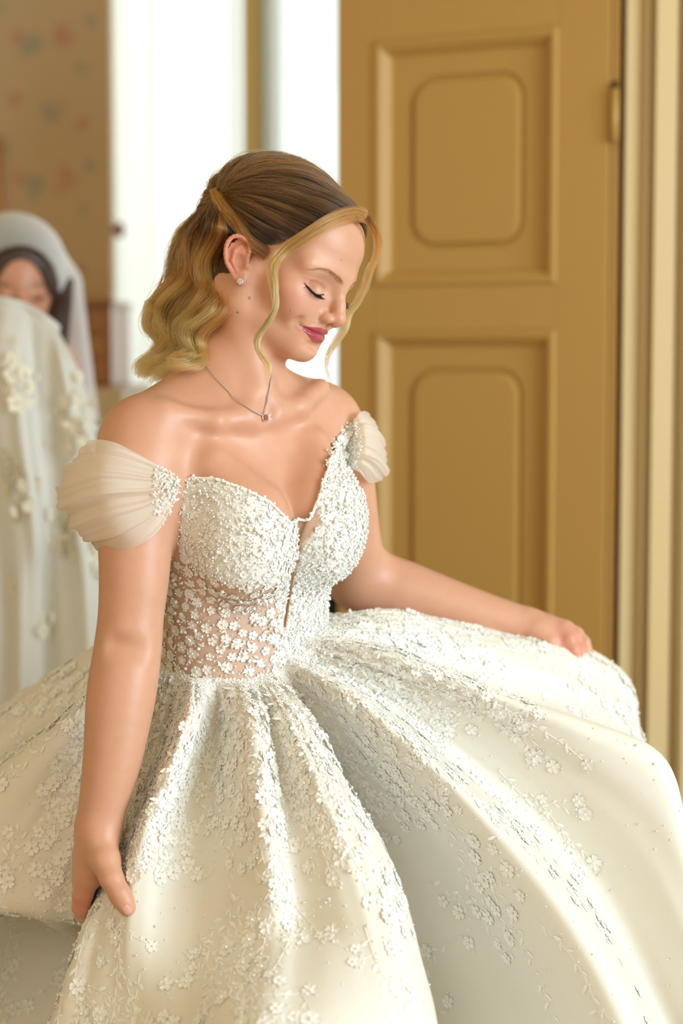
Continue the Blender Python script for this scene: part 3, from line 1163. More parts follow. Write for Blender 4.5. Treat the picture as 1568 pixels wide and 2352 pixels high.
def skin_colors(V, mirror=True):
    H = wh(V)
    X = H.copy()
    X[:, 0] = np.abs(H[:, 0])
    c = np.tile(SKIN_C, (len(V), 1))

    def blend(col, w):
        w = np.clip(w, 0, 1)[:, None]
        c[:] = c * (1 - w) + np.asarray(col) * w

    head = head_mask(V, .16)
    front = head & (X[:, 1] > 50)
    xz = X[:, [0, 2]]
    # blush on the cheeks, warm ears and nose tip
    blend(srgb(205, 112, 98), .55 * np.exp(-(((X - (46, 54, 2)) / (17, 20, 15)) ** 2).sum(1)) * head)
    blend(srgb(215, 125, 105), .30 * np.exp(-(((X - (0, 106, -5)) / (12, 10, 9)) ** 2).sum(1)) * head)
    blend(srgb(214, 120, 104), .45 * smooth01(X[:, 0], 69, 77) * (np.abs(X[:, 1]) < 34) * (np.abs(X[:, 2] - 13) < 45) * head)
    # eye shadow
    lz = np.interp(X[:, 0], [p[0] for p in LASH], [p[2] for p in LASH])
    cz = np.interp(X[:, 0], [p[0] for p in CREASE], [p[2] for p in CREASE])
    inlid = smooth01(X[:, 2], lz - .5, lz + .5) * smooth01(-X[:, 2], -cz - 4, -cz) * smooth01(X[:, 0], 14, 20) * smooth01(-X[:, 0], -54, -44)
    blend(srgb(172, 106, 66), .80 * inlid * front)
    blend(srgb(236, 196, 172), .75 * np.exp(-(((xz - (26, 17)) / (8, 4.5)) ** 2).sum(1)) * front)
    # liner along the lashes, drawn out to a wing
    ld = poly_dist(xz, [(p[0], p[2]) for p in LASH] + [(48, 18.5)])
    lw = np.interp(X[:, 0], [17, 24, 38, 45, 48], [.4, .8, 1.1, .9, .2])
    liner = smooth01(-ld, -lw - .5, -lw + .2) * front
    blend(srgb(26, 18, 16), liner)
    # lips
    zu = np.interp(X[:, 0], [0, 2.5, 6, 16, 27, 30.5], [-19.6, -19.0, -18.3, -20.6, -24.4, -25.6])
    zl = np.interp(X[:, 0], [0, 6, 13, 21, 27, 30.5], [-36.8, -36.4, -34.4, -30.6, -27.6, -25.8])
    lip = smooth01(zu - X[:, 2], -.5, .5) * smooth01(X[:, 2] - zl, -.5, .5) * (X[:, 0] < 31)
    blend(srgb(172, 60, 76), .94 * lip * front)
    sz_ = np.interp(X[:, 0], [0, 9, 19, 30], [-26.0, -25.8, -25.8, -24.2])
    blend(srgb(104, 30, 42), .75 * smooth01(-np.abs(X[:, 2] - sz_), -.9, -.2) * (X[:, 0] < 30) * front * (X[:, 1] > 68))  # seam between the lips: crease shade put into the colour
    global GLOSS
    GLOSS = 1 - .75 * lip * front + 1.9 * liner
    # brows (their hairs are laid over this)
    bd = poly_dist(xz, [(p[0], p[2]) for p in BROW])
    bw = np.interp(X[:, 0], [8, 16, 30, 46, 50], [1.8, 2.2, 2.0, 1.0, .4])
    blend(srgb(140, 98, 70), .42 * smooth01(-bd, -bw - 1.2, -bw + .6) * front)
    # scalp under the hair
    blend(HAIRROOT, smooth01(scalp_side(H), -2, 3) * head)
    # moles
    for px, py, r in ((572, 685, .0016), (545, 718, .0014), (783, 598, .0008), (666, 714, .0008)):
        p = BODY.ray(px, py, 1.9)
        if p is not None:
            blend(srgb(120, 70, 52), .8 * smooth01(-np.linalg.norm(V - p, axis=1), -r * 1.4, -r * .5))
    # flushed knuckles and thumb
    for p, r in ((at(265, 2060, 2.0), .016), (at(190, 2090, 2.03), .02), (at(1325, 1500, 2.36), .022), (at(1290, 1465, 2.37), .02)):
        blend(srgb(216, 128, 112), .5 * np.exp(-(np.linalg.norm(V - p, axis=1) / r) ** 2))
    return c


BROW = [(10, 92.5, 33.5), (20, 90.0, 37.0), (32, 80.0, 39.5), (42, 72.0, 38.5), (50, 63.0, 34.0)]


def scalp_side(H):
    """>0 behind the hairline (head millimetres)"""
    x = np.abs(H[:, 0])
    ang = np.degrees(np.arctan2(H[:, 2] - 28, H[:, 1] + 10))     # seen from the side, 0 = forwards, 90 = up, 180 = back
    rad = np.hypot(H[:, 2] - 28, H[:, 1] + 10)
    line = np.interp(x, [0, 20, 40, 52, 60, 68, 74], [41, 38, 36, 32, 24, 16, 16])      # the angle at which the hair begins
    s = (ang - line) * rad * np.pi / 180
    s = np.where(ang <= 0, -20, s)
    s = np.where(((ang < -90) | (ang > 150)), np.minimum(40, H[:, 2] + 30 - .3 * (H[:, 1] + 60)), s)
    earzone = (x > 62) & (H[:, 1] > -26) & (H[:, 1] < 30) & (H[:, 2] < 38)
    return np.where(earzone | (x > 77), -20, s)


M_skin = material('skin', SKIN_C, .43)
_a = nd(M_skin, 'ShaderNodeVertexColor', layer_name='Col')
_n = nd(M_skin, 'ShaderNodeTexNoise')
_n.inputs['Scale'].default_value = 60
_n.inputs['Detail'].default_value = 4
_tc = nd(M_skin, 'ShaderNodeTexCoord')
lk(M_skin, _tc.outputs['Object'], _n.inputs['Vector'])
_hs = nd(M_skin, 'ShaderNodeHueSaturation')
_mr = nd(M_skin, 'ShaderNodeMapRange')
_mr.inputs['To Min'].default_value = .93
_mr.inputs['To Max'].default_value = 1.07
lk(M_skin, _n.outputs['Fac'], _mr.inputs['Value'])
lk(M_skin, _mr.outputs['Result'], _hs.inputs['Value'])
lk(M_skin, _a.outputs['Color'], _hs.inputs['Color'])
lk(M_skin, _hs.outputs['Color'], bsdf(M_skin).inputs['Base Color'])
lk(M_skin, math_node(M_skin, 'MULTIPLY_ADD', _a.outputs['Alpha'], .28, .15), bsdf(M_skin).inputs['Roughness'])
bsdf(M_skin).inputs['Subsurface Weight'].default_value = .22
bsdf(M_skin).inputs['Subsurface Radius'].default_value = (1.0, .35, .2)
bsdf(M_skin).inputs['Subsurface Scale'].default_value = .006
bsdf(M_skin).inputs['Specular IOR Level'].default_value = .42
_n2 = nd(M_skin, 'ShaderNodeTexNoise')
_n2.inputs['Scale'].default_value = 900
lk(M_skin, _tc.outputs['Object'], _n2.inputs['Vector'])
_b = nd(M_skin, 'ShaderNodeBump')
_b.inputs['Strength'].default_value = .12
_b.inputs['Distance'].default_value = .0006
lk(M_skin, _n2.outputs['Fac'], _b.inputs['Height'])
lk(M_skin, _b.outputs['Normal'], bsdf(M_skin).inputs['Normal'])

BRIDE = thing('person', 'woman in a beaded ivory off-shoulder wedding gown, looking down and holding out her skirt', 'person',
              (float(T_O[0]), float(T_O[1]), 0.0))
body = mesh('body', bV, bF, M_skin, BRIDE, colors=skin_colors(bV), alpha=lambda: GLOSS)
print('body', len(bV), _t.time() - _t0)

M_nail = material('nail', srgb(226, 168, 150), .18)
for (c_, dr_, w_, l_, nm_) in NAILS:
    p0 = at(*c_)
    dirv = unit(RGT * dr_[0] - UPV * dr_[1])
    up_ = -FWD
    up_ = unit(up_ - dirv * (up_ @ dirv)); sd_ = np.cross(dirv, up_)
    rows = []
    for i in range(9):
        for j in range(9):
            a, b = -1 + 2 * i / 8, -1 + 2 * j / 8
            hw_ = math.sqrt(max(1 - (abs(a) ** 2.6) * .55, .05))
            q0 = p0 + dirv * (a * l_ * .62) + sd_ * (b * hw_ * w_ * .72)
            o_ = q0 + up_ * .02
            for _ in range(60):
                d_ = float(BODY(o_[None])[0])
                if d_ < .0003:
                    break
                o_ = o_ - up_ * max(d_ * .7, .0002)
            rows.append(o_ + up_ * (.0004 - .0005 * max(abs(a), abs(b)) ** 6))
    o = mesh(nm_, np.array(rows), grid_faces(9, 9), M_nail, body)
# ================================================================== the bride: gown
IVORY = srgb(240, 232, 216)
M_satin = material('ivory_tulle', srgb(240, 235, 223), .55)
bsdf(M_satin).inputs['Sheen Weight'].default_value = .35
bsdf(M_satin).inputs['Sheen Roughness'].default_value = .4
bsdf(M_satin).inputs['Subsurface Weight'].default_value = .0
noise_bump(M_satin, 420, .05, .0006)
# a fine mesh over it and light passing through the layers
_tr = nd(M_satin, 'ShaderNodeBsdfTranslucent')
_tr.inputs['Color'].default_value = (*srgb(244, 232, 208), 1)
_mx = nd(M_satin, 'ShaderNodeMixShader')
_mx.inputs['Fac'].default_value = .08
_out = M_satin.node_tree.nodes['Material Output']
lk(M_satin, bsdf(M_satin).outputs[0], _mx.inputs[1])
lk(M_satin, _tr.outputs[0], _mx.inputs[2])
lk(M_satin, _mx.outputs[0], _out.inputs['Surface'])

M_lace = material('lace_thread', srgb(247, 244, 236), .5)
bsdf(M_lace).inputs['Sheen Weight'].default_value = .5

M_bead = material('crystal_bead', srgb(246, 244, 238), .18)
bsdf(M_bead).inputs['Subsurface Weight'].default_value = .0
bsdf(M_bead).inputs['Coat Weight'].default_value = .35
M_crystal = material('cut_crystal', (.96, .97, 1.0), .06, Metallic=1.0)
M_pearl = material('pearl', srgb(244, 236, 222), .22)
bsdf(M_pearl).inputs['Coat Weight'].default_value = .5
M_bodice = material('bodice_tulle', IVORY, .6)
_a = nd(M_bodice, 'ShaderNodeVertexColor', layer_name='Col')
lk(M_bodice, _a.outputs['Color'], bsdf(M_bodice).inputs['Base Color'])
noise_bump(M_bodice, 500, .1, .0006)

# ---- lace pieces: unit meshes, x forwards, z up from the cloth
def petal_vf(a, r0, r1, w, lift):
    """a cupped petal with a raised stitched rim and a dip along its middle"""
    ca, sa = math.cos(a), math.sin(a)
    pts = []
    for t, ww, z in ((0, .22, .03), (.40, .80, .06 + lift * .5), (.75, 1.0, .09 + lift), (1.0, .62, .05 + lift)):
        r = r0 + (r1 - r0) * t
        for s in (-1, -.5, 0, .5, 1):
            x, y = r * (1 - (.10 if s == 0 and t == 1.0 else 0)), s * w * ww
            x, y, zz = x, y, z - (.11 if abs(s) < 1 and t < 1 else 0) * (1 if s else .6)
            pts.append((x * ca - y * sa, x * sa + y * ca, max(zz, .0)))
    F = []
    for i in range(3):
        for j in range(4):
            k = i * 5 + j
            F.append((k, k + 5, k + 6, k + 1))
    return pts, F


def quad2tri(F):
    T = []
    for f in F:
        if len(f) == 3:
            T.append(f)
        else:
            T.append((f[0], f[1], f[2]))
            T.append((f[0], f[2], f[3]))
    return T


def flower_unit(n=5, lift=.06):
    return join_vf([petal_vf(2 * math.pi * k / n + .2, .12, 1.0, .42, lift) for k in range(n)] + [ico_vf((0, 0, .2), .2)])


def leaf_unit():
    V, F = [], []
    for i, (x, w) in enumerate(((0, .03), (.25, .15), (.55, .20), (.82, .12), (1.0, .02))):
        for s in (-1, 0, 1):
            V.append((x, s * w, .02 + (.08 if s == 0 else .015) * math.sin(math.pi * min(x + .1, 1))))
    for i in range(4):
        for j in range(2):
            k = i * 3 + j
            F.append((k, k + 3, k + 4, k + 1))
    return V, F


FL5, FL6, LEAF = flower_unit(5), flower_unit(6, .03), leaf_unit()
BEAD = ico_vf((0, 0, 0), 1.0)
UN = {k: (np.array(v[0]), np.array(quad2tri(v[1]))) for k, v in dict(f5=FL5, f6=FL6, leaf=LEAF, bead=BEAD).items()}


def stamp(unit_, P, N, T, S):
    """many copies of a unit mesh as one array: at P, up N, forwards T, size S"""
    V0, F0 = unit_
    P, N, T = np.asarray(P), unit(N), np.asarray(T)
    T = unit(T - N * (T * N).sum(1, keepdims=True))
    B = np.cross(N, T)
    S = np.asarray(S)[:, None, None]
    V = P[:, None] + S * (V0[None, :, 0:1] * T[:, None] + V0[None, :, 1:2] * B[:, None] + V0[None, :, 2:3] * N[:, None])
    F = F0[None] + (np.arange(len(P)) * len(V0))[:, None, None]
    return V.reshape(-1, 3), F.reshape(-1, 3)


UNIT_ME = {}


def piece_mesh(kind, mat):
    key = (kind, mat.name)
    if key not in UNIT_ME:
        V, F = UN[kind]
        me = bpy.data.meshes.new('lace_' + kind)
        me.from_pydata(V.tolist(), [], F.tolist())
        me.polygons.foreach_set('use_smooth', np.ones(len(me.polygons), dtype=bool))
        me.materials.append(mat)
        UNIT_ME[key] = me
    return UNIT_ME[key]


def piece(name, kind, mat, p, n, t, s, parent, root_loc):
    """one flower or leaf of the lace as an object of its own"""
    n = unit(n); t = unit(t - n * (t @ n)); b = np.cross(n, t)
    o = bpy.data.objects.new(name, piece_mesh(kind, mat))
    M = Matrix(((t[0] * s, b[0] * s, n[0] * s, p[0]), (t[1] * s, b[1] * s, n[1] * s, p[1]), (t[2] * s, b[2] * s, n[2] * s, p[2]), (0, 0, 0, 1)))
    COL.objects.link(o)
    o.parent = parent
    o.matrix_parent_inverse = Matrix.Identity(4)
    o.matrix_basis = M        # its parent cloth is modelled in room coordinates
    return o


# ------------------------------------------------------------------ bodice
SHELL = Body()
build_torso(SHELL, False)
SHELL.add(lambda P: np.full(len(P), -.0035, np.float32), tw((0, 0, 0)), 9, 0, 'x')
sV, sF = SHELL.mesh(tw((0, 0, .1)) - .24, tw((0, 0, .1)) + .24, .0030)
sV = SHELL.snap(sV, 1)


def tloc(px, py, dx=0):
    p = SHELL.ray(px, py, 1.9)
    return wt(p)


NECK_PX = [(412, 1108), (440, 1097), (500, 1100), (560, 1122), (618, 1152), (648, 1182), (664, 1200), (706, 1196), (722, 1160), (737, 1108), (752, 1058), (772, 1018)]
_nl = [tloc(*p) for p in NECK_PX]
neck_th = np.array([math.atan2(p[0], p[1] + .03) for p in _nl])
neck_z = np.array([p[2] for p in _nl])
_o = np.argsort(neck_th)
neck_th, neck_z = neck_th[_o], neck_z[_o]
neck_th = np.concatenate([[-math.pi, -1.9], neck_th, [2.0, math.pi]])
neck_z = np.concatenate([[.13, .20], neck_z, [.205, .13]])
print('neck', np.degrees(neck_th).round(), neck_z.round(3))
L = wt(sV)
th = np.arctan2(L[:, 0], L[:, 1] + .03)
inside = (L[:, 2] < np.interp(th, neck_th, neck_z)) & (L[:, 2] > -.075)
keep = inside[sF].all(1)
sF = sF[keep]
used = np.unique(sF)
remap = np.full(len(sV), -1)
remap[used] = np.arange(len(used))
sV, sF = sV[used], remap[sF]
L = wt(sV)
th = np.arctan2(L[:, 0], L[:, 1] + .03)
# cup edge: under it on her right side the tulle is nude
CUP_PX = [(380, 1190), (410, 1260), (450, 1310), (520, 1340), (600, 1345), (664, 1335)]
_c = np.array([tloc(*p) for p in CUP_PX])
cth = np.array([math.atan2(p[0], p[1] + .03) for p in _c])
cz = _c[:, 2]
_o = np.argsort(cth)
cth, cz = cth[_o], cz[_o]
PLK_PX = [(690, 1205), (683, 1253), (668, 1340), (655, 1440), (650, 1500)]
_p = np.array([tloc(*p) for p in PLK_PX])
plk_x = lambda z: np.interp(z, _p[::-1, 2], _p[::-1, 0])
below = smooth01(np.interp(th, cth, cz) - L[:, 2], -.004, .004) * (L[:, 0] > plk_x(L[:, 2]) + .012)
dx = np.abs(L[:, 0] - plk_x(L[:, 2])) * (L[:, 1] > 0) + (L[:, 1] <= 0)
wid = np.interp(L[:, 2], [_p[3, 2], _p[1, 2], _p[0, 2]], [.0012, .0035, .015])
plk = smooth01(-dx, -wid - .0015, -wid) * (L[:, 2] > _p[3, 2] - .005)
NUDE = np.array(srgb(206, 168, 142))
colr = np.tile(np.array(srgb(236, 233, 225)), (len(sV), 1))
nud = np.maximum(below * .85, plk)[:, None]
colr = colr * (1 - nud) + NUDE * nud
sV = sV - (plk * .002)[:, None] * T_Y
bodice = mesh('bodice', sV, sF, M_bodice, BRIDE, colors=colr)
bodice['label'] = 'fitted lace bodice with a sweetheart neckline'

# beaded edging along the neckline, and a placket cord whose brown stands in for the dark gap
def edge_pts(t0, t1, n, off=.002):
    P = []
    for t in np.linspace(t0, t1, n):
        z = float(np.interp(t, neck_th, neck_z))
        r = .30
        for _ in range(90):
            q = tw((math.sin(t) * r, math.cos(t) * r - .03, z))
            d = float(SHELL(q[None])[0])
            if d < .0004:
                break
            r -= max(d * .7, .0003)
        P.append(tw((math.sin(t) * (r + off), math.cos(t) * (r + off) - .03, z)))
    return np.array(P)


EP = edge_pts(-math.pi, math.pi, 260, .0012)
V, F = tube(EP, .0017, 6, closed=True)
mesh('neckline_edging', V, F, M_lace, bodice)

M_gap_cord = material('beige_gap_cord', srgb(168, 132, 96), .6)
PC = np.array([SHELL.ray(px, py, 1.9) for px, py in ((722, 1166), (706, 1196), (690, 1240), (678, 1300), (666, 1370), (655, 1440))])
V, F = tube(catmull(PC, 50), np.interp(np.linspace(0, 1, 50), [0, .15, 1], [.0009, .0016, .0010]), 6)
mesh('placket_gap_cord', V, F, M_gap_cord, bodice)

# ------------------------------------------------------------------ skirt: fold by fold, ridges and valleys from waist to hem
RIBS = [
    (-150, [(470, 1440, 2.29), (430, 1450, 2.33), (330, 1470, 2.42), (180, 1540, 2.50), (40, 1640, 2.56), (-100, 1800, 2.60), (-260, 2200, 2.60)]),
    (-115, [(400, 1450, 2.275), (330, 1455, 2.31), (240, 1474, 2.35), (100, 1568, 2.37), (-10, 1655, 2.38), (-150, 1820, 2.40), (-330, 2250, 2.40)]),
    (-95, [(385, 1480, 2.24), (330, 1510, 2.26), (250, 1560, 2.28), (120, 1660, 2.30), (0, 1740, 2.31), (-140, 1900, 2.32), (-320, 2350, 2.30)]),
    (-80, [(378, 1505, 2.19), (320, 1540, 2.16), (215, 1592, 2.15), (100, 1690, 2.15), (-10, 1790, 2.15), (-150, 1960, 2.14), (-330, 2420, 2.10)]),
    (-65, [(375, 1520, 2.165), (310, 1590, 2.15), (220, 1690, 2.14), (110, 1850, 2.13), (20, 1980, 2.12), (-20, 2080, 2.12), (5, 2105, 2.19), (-10, 2420, 2.24)]),
    (-50, [(375, 1532, 2.15), (330, 1620, 2.14), (265, 1740, 2.13), (190, 1890, 2.12), (120, 2010, 2.115), (85, 2092, 2.115), (105, 2118, 2.18), (90, 2420, 2.23)]),
    (-40, [(378, 1540, 2.14), (350, 1640, 2.13), (305, 1770, 2.12), (255, 1900, 2.115), (215, 2000, 2.11), (195, 2105, 2.115), (190, 2135, 2.16), (150, 2420, 2.20)]),
    (-34, [(381, 1546, 2.135), (362, 1650, 2.12), (330, 1780, 2.095), (287, 1920, 2.065), (246, 2035, 2.034), (192, 2128, 2.028), (116, 2352, 2.00)]),
    (-28, [(400, 1552, 2.125), (395, 1650, 2.105), (355, 1790, 2.07), (305, 1930, 2.035), (272, 2040, 2.017), (240, 2140, 2.008), (195, 2352, 1.97)]),
    (-20, [(440, 1560, 2.115), (440, 1640, 2.045), (392, 1770, 2.015), (340, 1900, 2.0), (312, 2030, 1.995), (300, 2150, 1.98), (300, 2352, 1.94)]),
    (-12, [(490, 1565, 2.11), (498, 1650, 2.105), (480, 1790, 2.07), (458, 1930, 2.035), (442, 2060, 2.005), (430, 2170, 1.975), (420, 2352, 1.89)]),
    (-4, [(545, 1570, 2.105), (572, 1650, 2.045), (588, 1790, 1.99), (600, 1930, 1.96), (610, 2050, 1.94), (600, 2150, 1.925), (560, 2352, 1.81)]),
    (2, [(590, 1572, 2.105), (622, 1660, 2.07), (650, 1800, 2.02), (672, 1940, 1.975), (692, 2070, 1.945), (700, 2130, 1.93), (690, 2352, 1.80)]),
    (8, [(620, 1570, 2.105), (668, 1660, 2.050), (730, 1800, 1.985), (790, 1940, 1.945), (835, 2070, 1.918), (865, 2180, 1.89), (890, 2352, 1.83)]),
    (14, [(650, 1565, 2.11), (712, 1650, 2.085), (788, 1790, 2.035), (872, 1930, 1.995), (930, 2070, 1.97), (965, 2200, 1.95), (1003, 2352, 1.92)]),
    (18, [(666, 1560, 2.115), (690, 1640, 2.135), (740, 1770, 2.165), (805, 1900, 2.18), (860, 2040, 2.185), (895, 2180, 2.185), (935, 2352, 2.18)]),
    (24, [(690, 1550, 2.12), (755, 1645, 2.14), (850, 1785, 2.155), (945, 1925, 2.155), (1030, 2065, 2.145), (1095, 2190, 2.13), (1160, 2352, 2.11)]),
    (30, [(705, 1535, 2.125), (800, 1600, 2.085), (920, 1700, 2.06), (1050, 1820, 2.045), (1170, 1950, 2.03), (1290, 2100, 2.0), (1430, 2352, 1.95)]),
    (36, [(715, 1515, 2.135), (822, 1580, 2.155), (950, 1660, 2.165), (1085, 1770, 2.165), (1225, 1890, 2.155), (1365, 2040, 2.135), (1540, 2352, 2.09)]),
    (44, [(722, 1495, 2.145), (850, 1545, 2.15), (990, 1605, 2.155), (1150, 1690, 2.15), (1310, 1790, 2.135), (1470, 1940, 2.11), (1660, 2352, 2.05)]),
    (52, [(730, 1470, 2.155), (860, 1495, 2.13), (1000, 1545, 2.125), (1160, 1600, 2.125), (1320, 1652, 2.12), (1500, 1725, 2.12), (1582, 1930, 2.13)]),
    (60, [(736, 1445, 2.175), (870, 1475, 2.20), (1010, 1525, 2.24), (1165, 1590, 2.27), (1310, 1640, 2.285), (1450, 1715, 2.28), (1540, 1900, 2.28)]),
    (68, [(740, 1420, 2.195), (880, 1440, 2.215), (1020, 1475, 2.26), (1170, 1510, 2.30), (1310, 1548, 2.33), (1425, 1605, 2.35), (1480, 1760, 2.36)]),
    (76, [(742, 1398, 2.215), (880, 1406, 2.255), (1030, 1432, 2.305), (1170, 1462, 2.345), (1310, 1486, 2.37), (1425, 1550, 2.385), (1474, 1690, 2.39)]),
    (84, [(740, 1392, 2.24), (880, 1406, 2.31), (1030, 1434, 2.37), (1170, 1466, 2.42), (1305, 1492, 2.455), (1415, 1570, 2.47), (1464, 1760, 2.48)]),
    (110, [(720, 1400, 2.28), (850, 1430, 2.40), (970, 1480, 2.50), (1090, 1560, 2.58), (1200, 1650, 2.64), (1270, 1800, 2.67), (1300, 2100, 2.68)]),
    (150, [(640, 1415, 2.30), (690, 1450, 2.42), (740, 1500, 2.55), (790, 1600, 2.62), (820, 1750, 2.67), (835, 1950, 2.70), (840, 2200, 2.71)]),
    (180, [(550, 1425, 2.30), (520, 1450, 2.43), (480, 1500, 2.57), (450, 1600, 2.63), (420, 1750, 2.69), (405, 1950, 2.72), (395, 2200, 2.73)]),
]
ctl = []
for phi, pts in RIBS:
    P = [at(*p) for p in pts]
    a = math.radians(phi)
    kb_ = 1.0 if abs(phi) < 100 else .62
    hem = np.array([T_O[0] + math.sin(a) * .86 * kb_, T_O[1] - math.cos(a) * .80 * kb_, .012])
    if len(P) == 7:
        mid = P[6] * .45 + hem * .55
        out = np.array([math.sin(a), -math.cos(a), 0]) * .05
        P.append(mid + out)
    P.append(hem)
    ctl.append(P)
ctl = np.array(ctl)                        # ribs x 9 x 3
for r_ in range(len(ctl)):                 # the waist ring sits on the bodice
    p = ctl[r_, 0]
    q = wt(p)
    q[2] = min(q[2], .028)
    dirn = unit(np.array([q[0], q[1], 0]))
    k = .30
    for _ in range(90):
        d = float(SHELL(tw(dirn * k + np.array([0, 0, q[2]]))[None])[0])
        if d < .0012:
            break
        k -= max(d * .7, .0003)
    ctl[r_, 0] = tw(dirn * k + np.array([0, 0, q[2]]))
NV, NU = 230, len(RIBS) * 15
knots = np.concatenate([[0], np.cumsum(np.linalg.norm(np.diff(ctl, axis=1), axis=2).mean(0))])
knots /= knots[-1]


def hermite(P, kn, ts):
    """curve through P at knots kn with finite difference tangents (no overshoot where the knots are uneven)"""
    P = np.asarray(P, float)
    h = np.diff(kn)[:, None]
    dl = np.diff(P, axis=0) / h
    m = np.empty_like(P)
    m[0], m[-1] = dl[0], dl[-1]
    m[1:-1] = (h[1:] * dl[:-1] + h[:-1] * dl[1:]) / (h[1:] + h[:-1])
    i = np.clip(np.searchsorted(kn, ts, side='right') - 1, 0, len(kn) - 2)
    hh = h[i]
    f = ((ts - kn[i])[:, None]) / hh
    return (2 * f ** 3 - 3 * f ** 2 + 1) * P[i] + (f ** 3 - 2 * f ** 2 + f) * hh * m[i] + (-2 * f ** 3 + 3 * f ** 2) * P[i + 1] + (f ** 3 - f ** 2) * hh * m[i + 1]


TV = np.linspace(0, 1, NV) ** 1.25
along = np.stack([hermite(c, knots, TV) for c in ctl])               # ribs x NV x 3
SK = np.stack([catmull(along[:, j], NU, closed=True) for j in range(NV)], 1)     # NU x NV x 3


def grid_normals(G):
    gu = np.roll(G, -1, 0) - np.roll(G, 1, 0)
    gv = np.gradient(G, axis=1)
    n = np.cross(gu, gv)
    return unit(n), np.linalg.norm(gu, axis=2) / 2, np.linalg.norm(gv, axis=2)


SN, _, _ = grid_normals(SK)
axis_c = np.array([T_O[0], T_O[1]])
if ((SK[:, 40:90, :2] - axis_c) * SN[:, 40:90, :2]).sum() < 0:
    SN = -SN
# small gathers below the waist and soft creases further down
uu = np.arange(NU) / NU * 2 * np.pi
vv = TV
ph = rng.uniform(0, 6.28, 12)
w1 = sum(np.sin(k * uu + p) for k, p in zip((47, 61, 83, 38), ph)) / 4
env = np.exp(-vv * 7) * smooth01(vv, 0, .03)
w2 = sum(np.sin(k * uu[:, None] + p + q * vv[None] * 6) for k, p, q in zip((19, 27, 33), ph[4:], (1.5, -2, 2.4))) / 3
SK = SK + SN * (.006 * w1[:, None] * env[None] + .0022 * w2 * smooth01(vv, .05, .4)[None])[:, :, None]
SN, LU, LV = grid_normals(SK)
if ((SK[:, 40:90, :2] - axis_c) * SN[:, 40:90, :2]).sum() < 0:
    SN = -SN
skirt = mesh('skirt', SK.reshape(-1, 3), grid_faces(NU, NV, wrap=True), M_satin, BRIDE)
skirt['label'] = 'full ivory tulle skirt with trailing lace vines'
# ------------------------------------------------------------------ off-shoulder sleeves of pleated sheer tulle
M_sheer = material('sheer_tulle', srgb(252, 247, 236), .55)
bsdf(M_sheer).inputs['Sheen Weight'].default_value = .6
_tr = nd(M_sheer, 'ShaderNodeBsdfTranslucent')
_tr.inputs['Color'].default_value = (*srgb(250, 236, 212), 1)
_tp = nd(M_sheer, 'ShaderNodeBsdfTransparent')
_m1 = nd(M_sheer, 'ShaderNodeMixShader')
_m1.inputs['Fac'].default_value = .48
_m2 = nd(M_sheer, 'ShaderNodeMixShader')
_m2.inputs['Fac'].default_value = .14
lk(M_sheer, bsdf(M_sheer).outputs[0], _m1.inputs[1])
lk(M_sheer, _tr.outputs[0], _m1.inputs[2])
lk(M_sheer, _m1.outputs[0], _m2.inputs[1])
lk(M_sheer, _tp.outputs[0], _m2.inputs[2])
lk(M_sheer, _m2.outputs[0], M_sheer.node_tree.nodes['Material Output'].inputs['Surface'])


def sleeve(name, rows, seed, amp, npl):
    """rows: lines of (px, py, depth) from the front gather round the arm to the back, top line first"""
    r = np.random.default_rng(seed)
    G = np.array([[at(*p) for p in row] for row in rows])          # t x s x 3
    ns, nt = 70, 110
    A = np.stack([catmull(g, ns) for g in G])
    S = np.stack([catmull(A[:, j], nt) for j in range(ns)], 1)      # nt x ns x 3
    gu = np.gradient(S, axis=0); gv = np.gradient(S, axis=1)
    N = unit(np.cross(gu, gv))
    if (N @ FWD).mean() > 0:
        N = -N
    t = np.linspace(0, 1, nt)[:, None]
    s = np.linspace(0, 1, ns)[None]
    ph_ = r.uniform(0, 6.28, 6)
    tw_ = t + .05 * np.sin(s * 5 + ph_[0]) + .03 * np.sin(s * 9 + ph_[1])
    w = np.abs(np.sin(np.pi * npl * tw_ + ph_[2])) ** .7 - .55 + .45 * np.sin(2 * np.pi * npl * 1.7 * tw_ + ph_[3] + 2 * s)
    w = w + .20 * np.sin(2 * np.pi * npl * 3.3 * tw_ + 4 * s + ph_[4]) + .10 * np.sin(2 * np.pi * npl * 5.7 * tw_ - 5 * s + ph_[5])
    env_ = np.clip(np.sin(np.pi * s) * 1.3, 0, 1) ** .6 * (.4 + .6 * np.sin(np.pi * np.clip(t, 0.02, .98)))
    S = S + N * (amp * w * env_)[..., None]
    V = S.reshape(-1, 3)
    o = mesh(name, V, grid_faces(nt, ns), M_sheer, BRIDE)
    return o, S


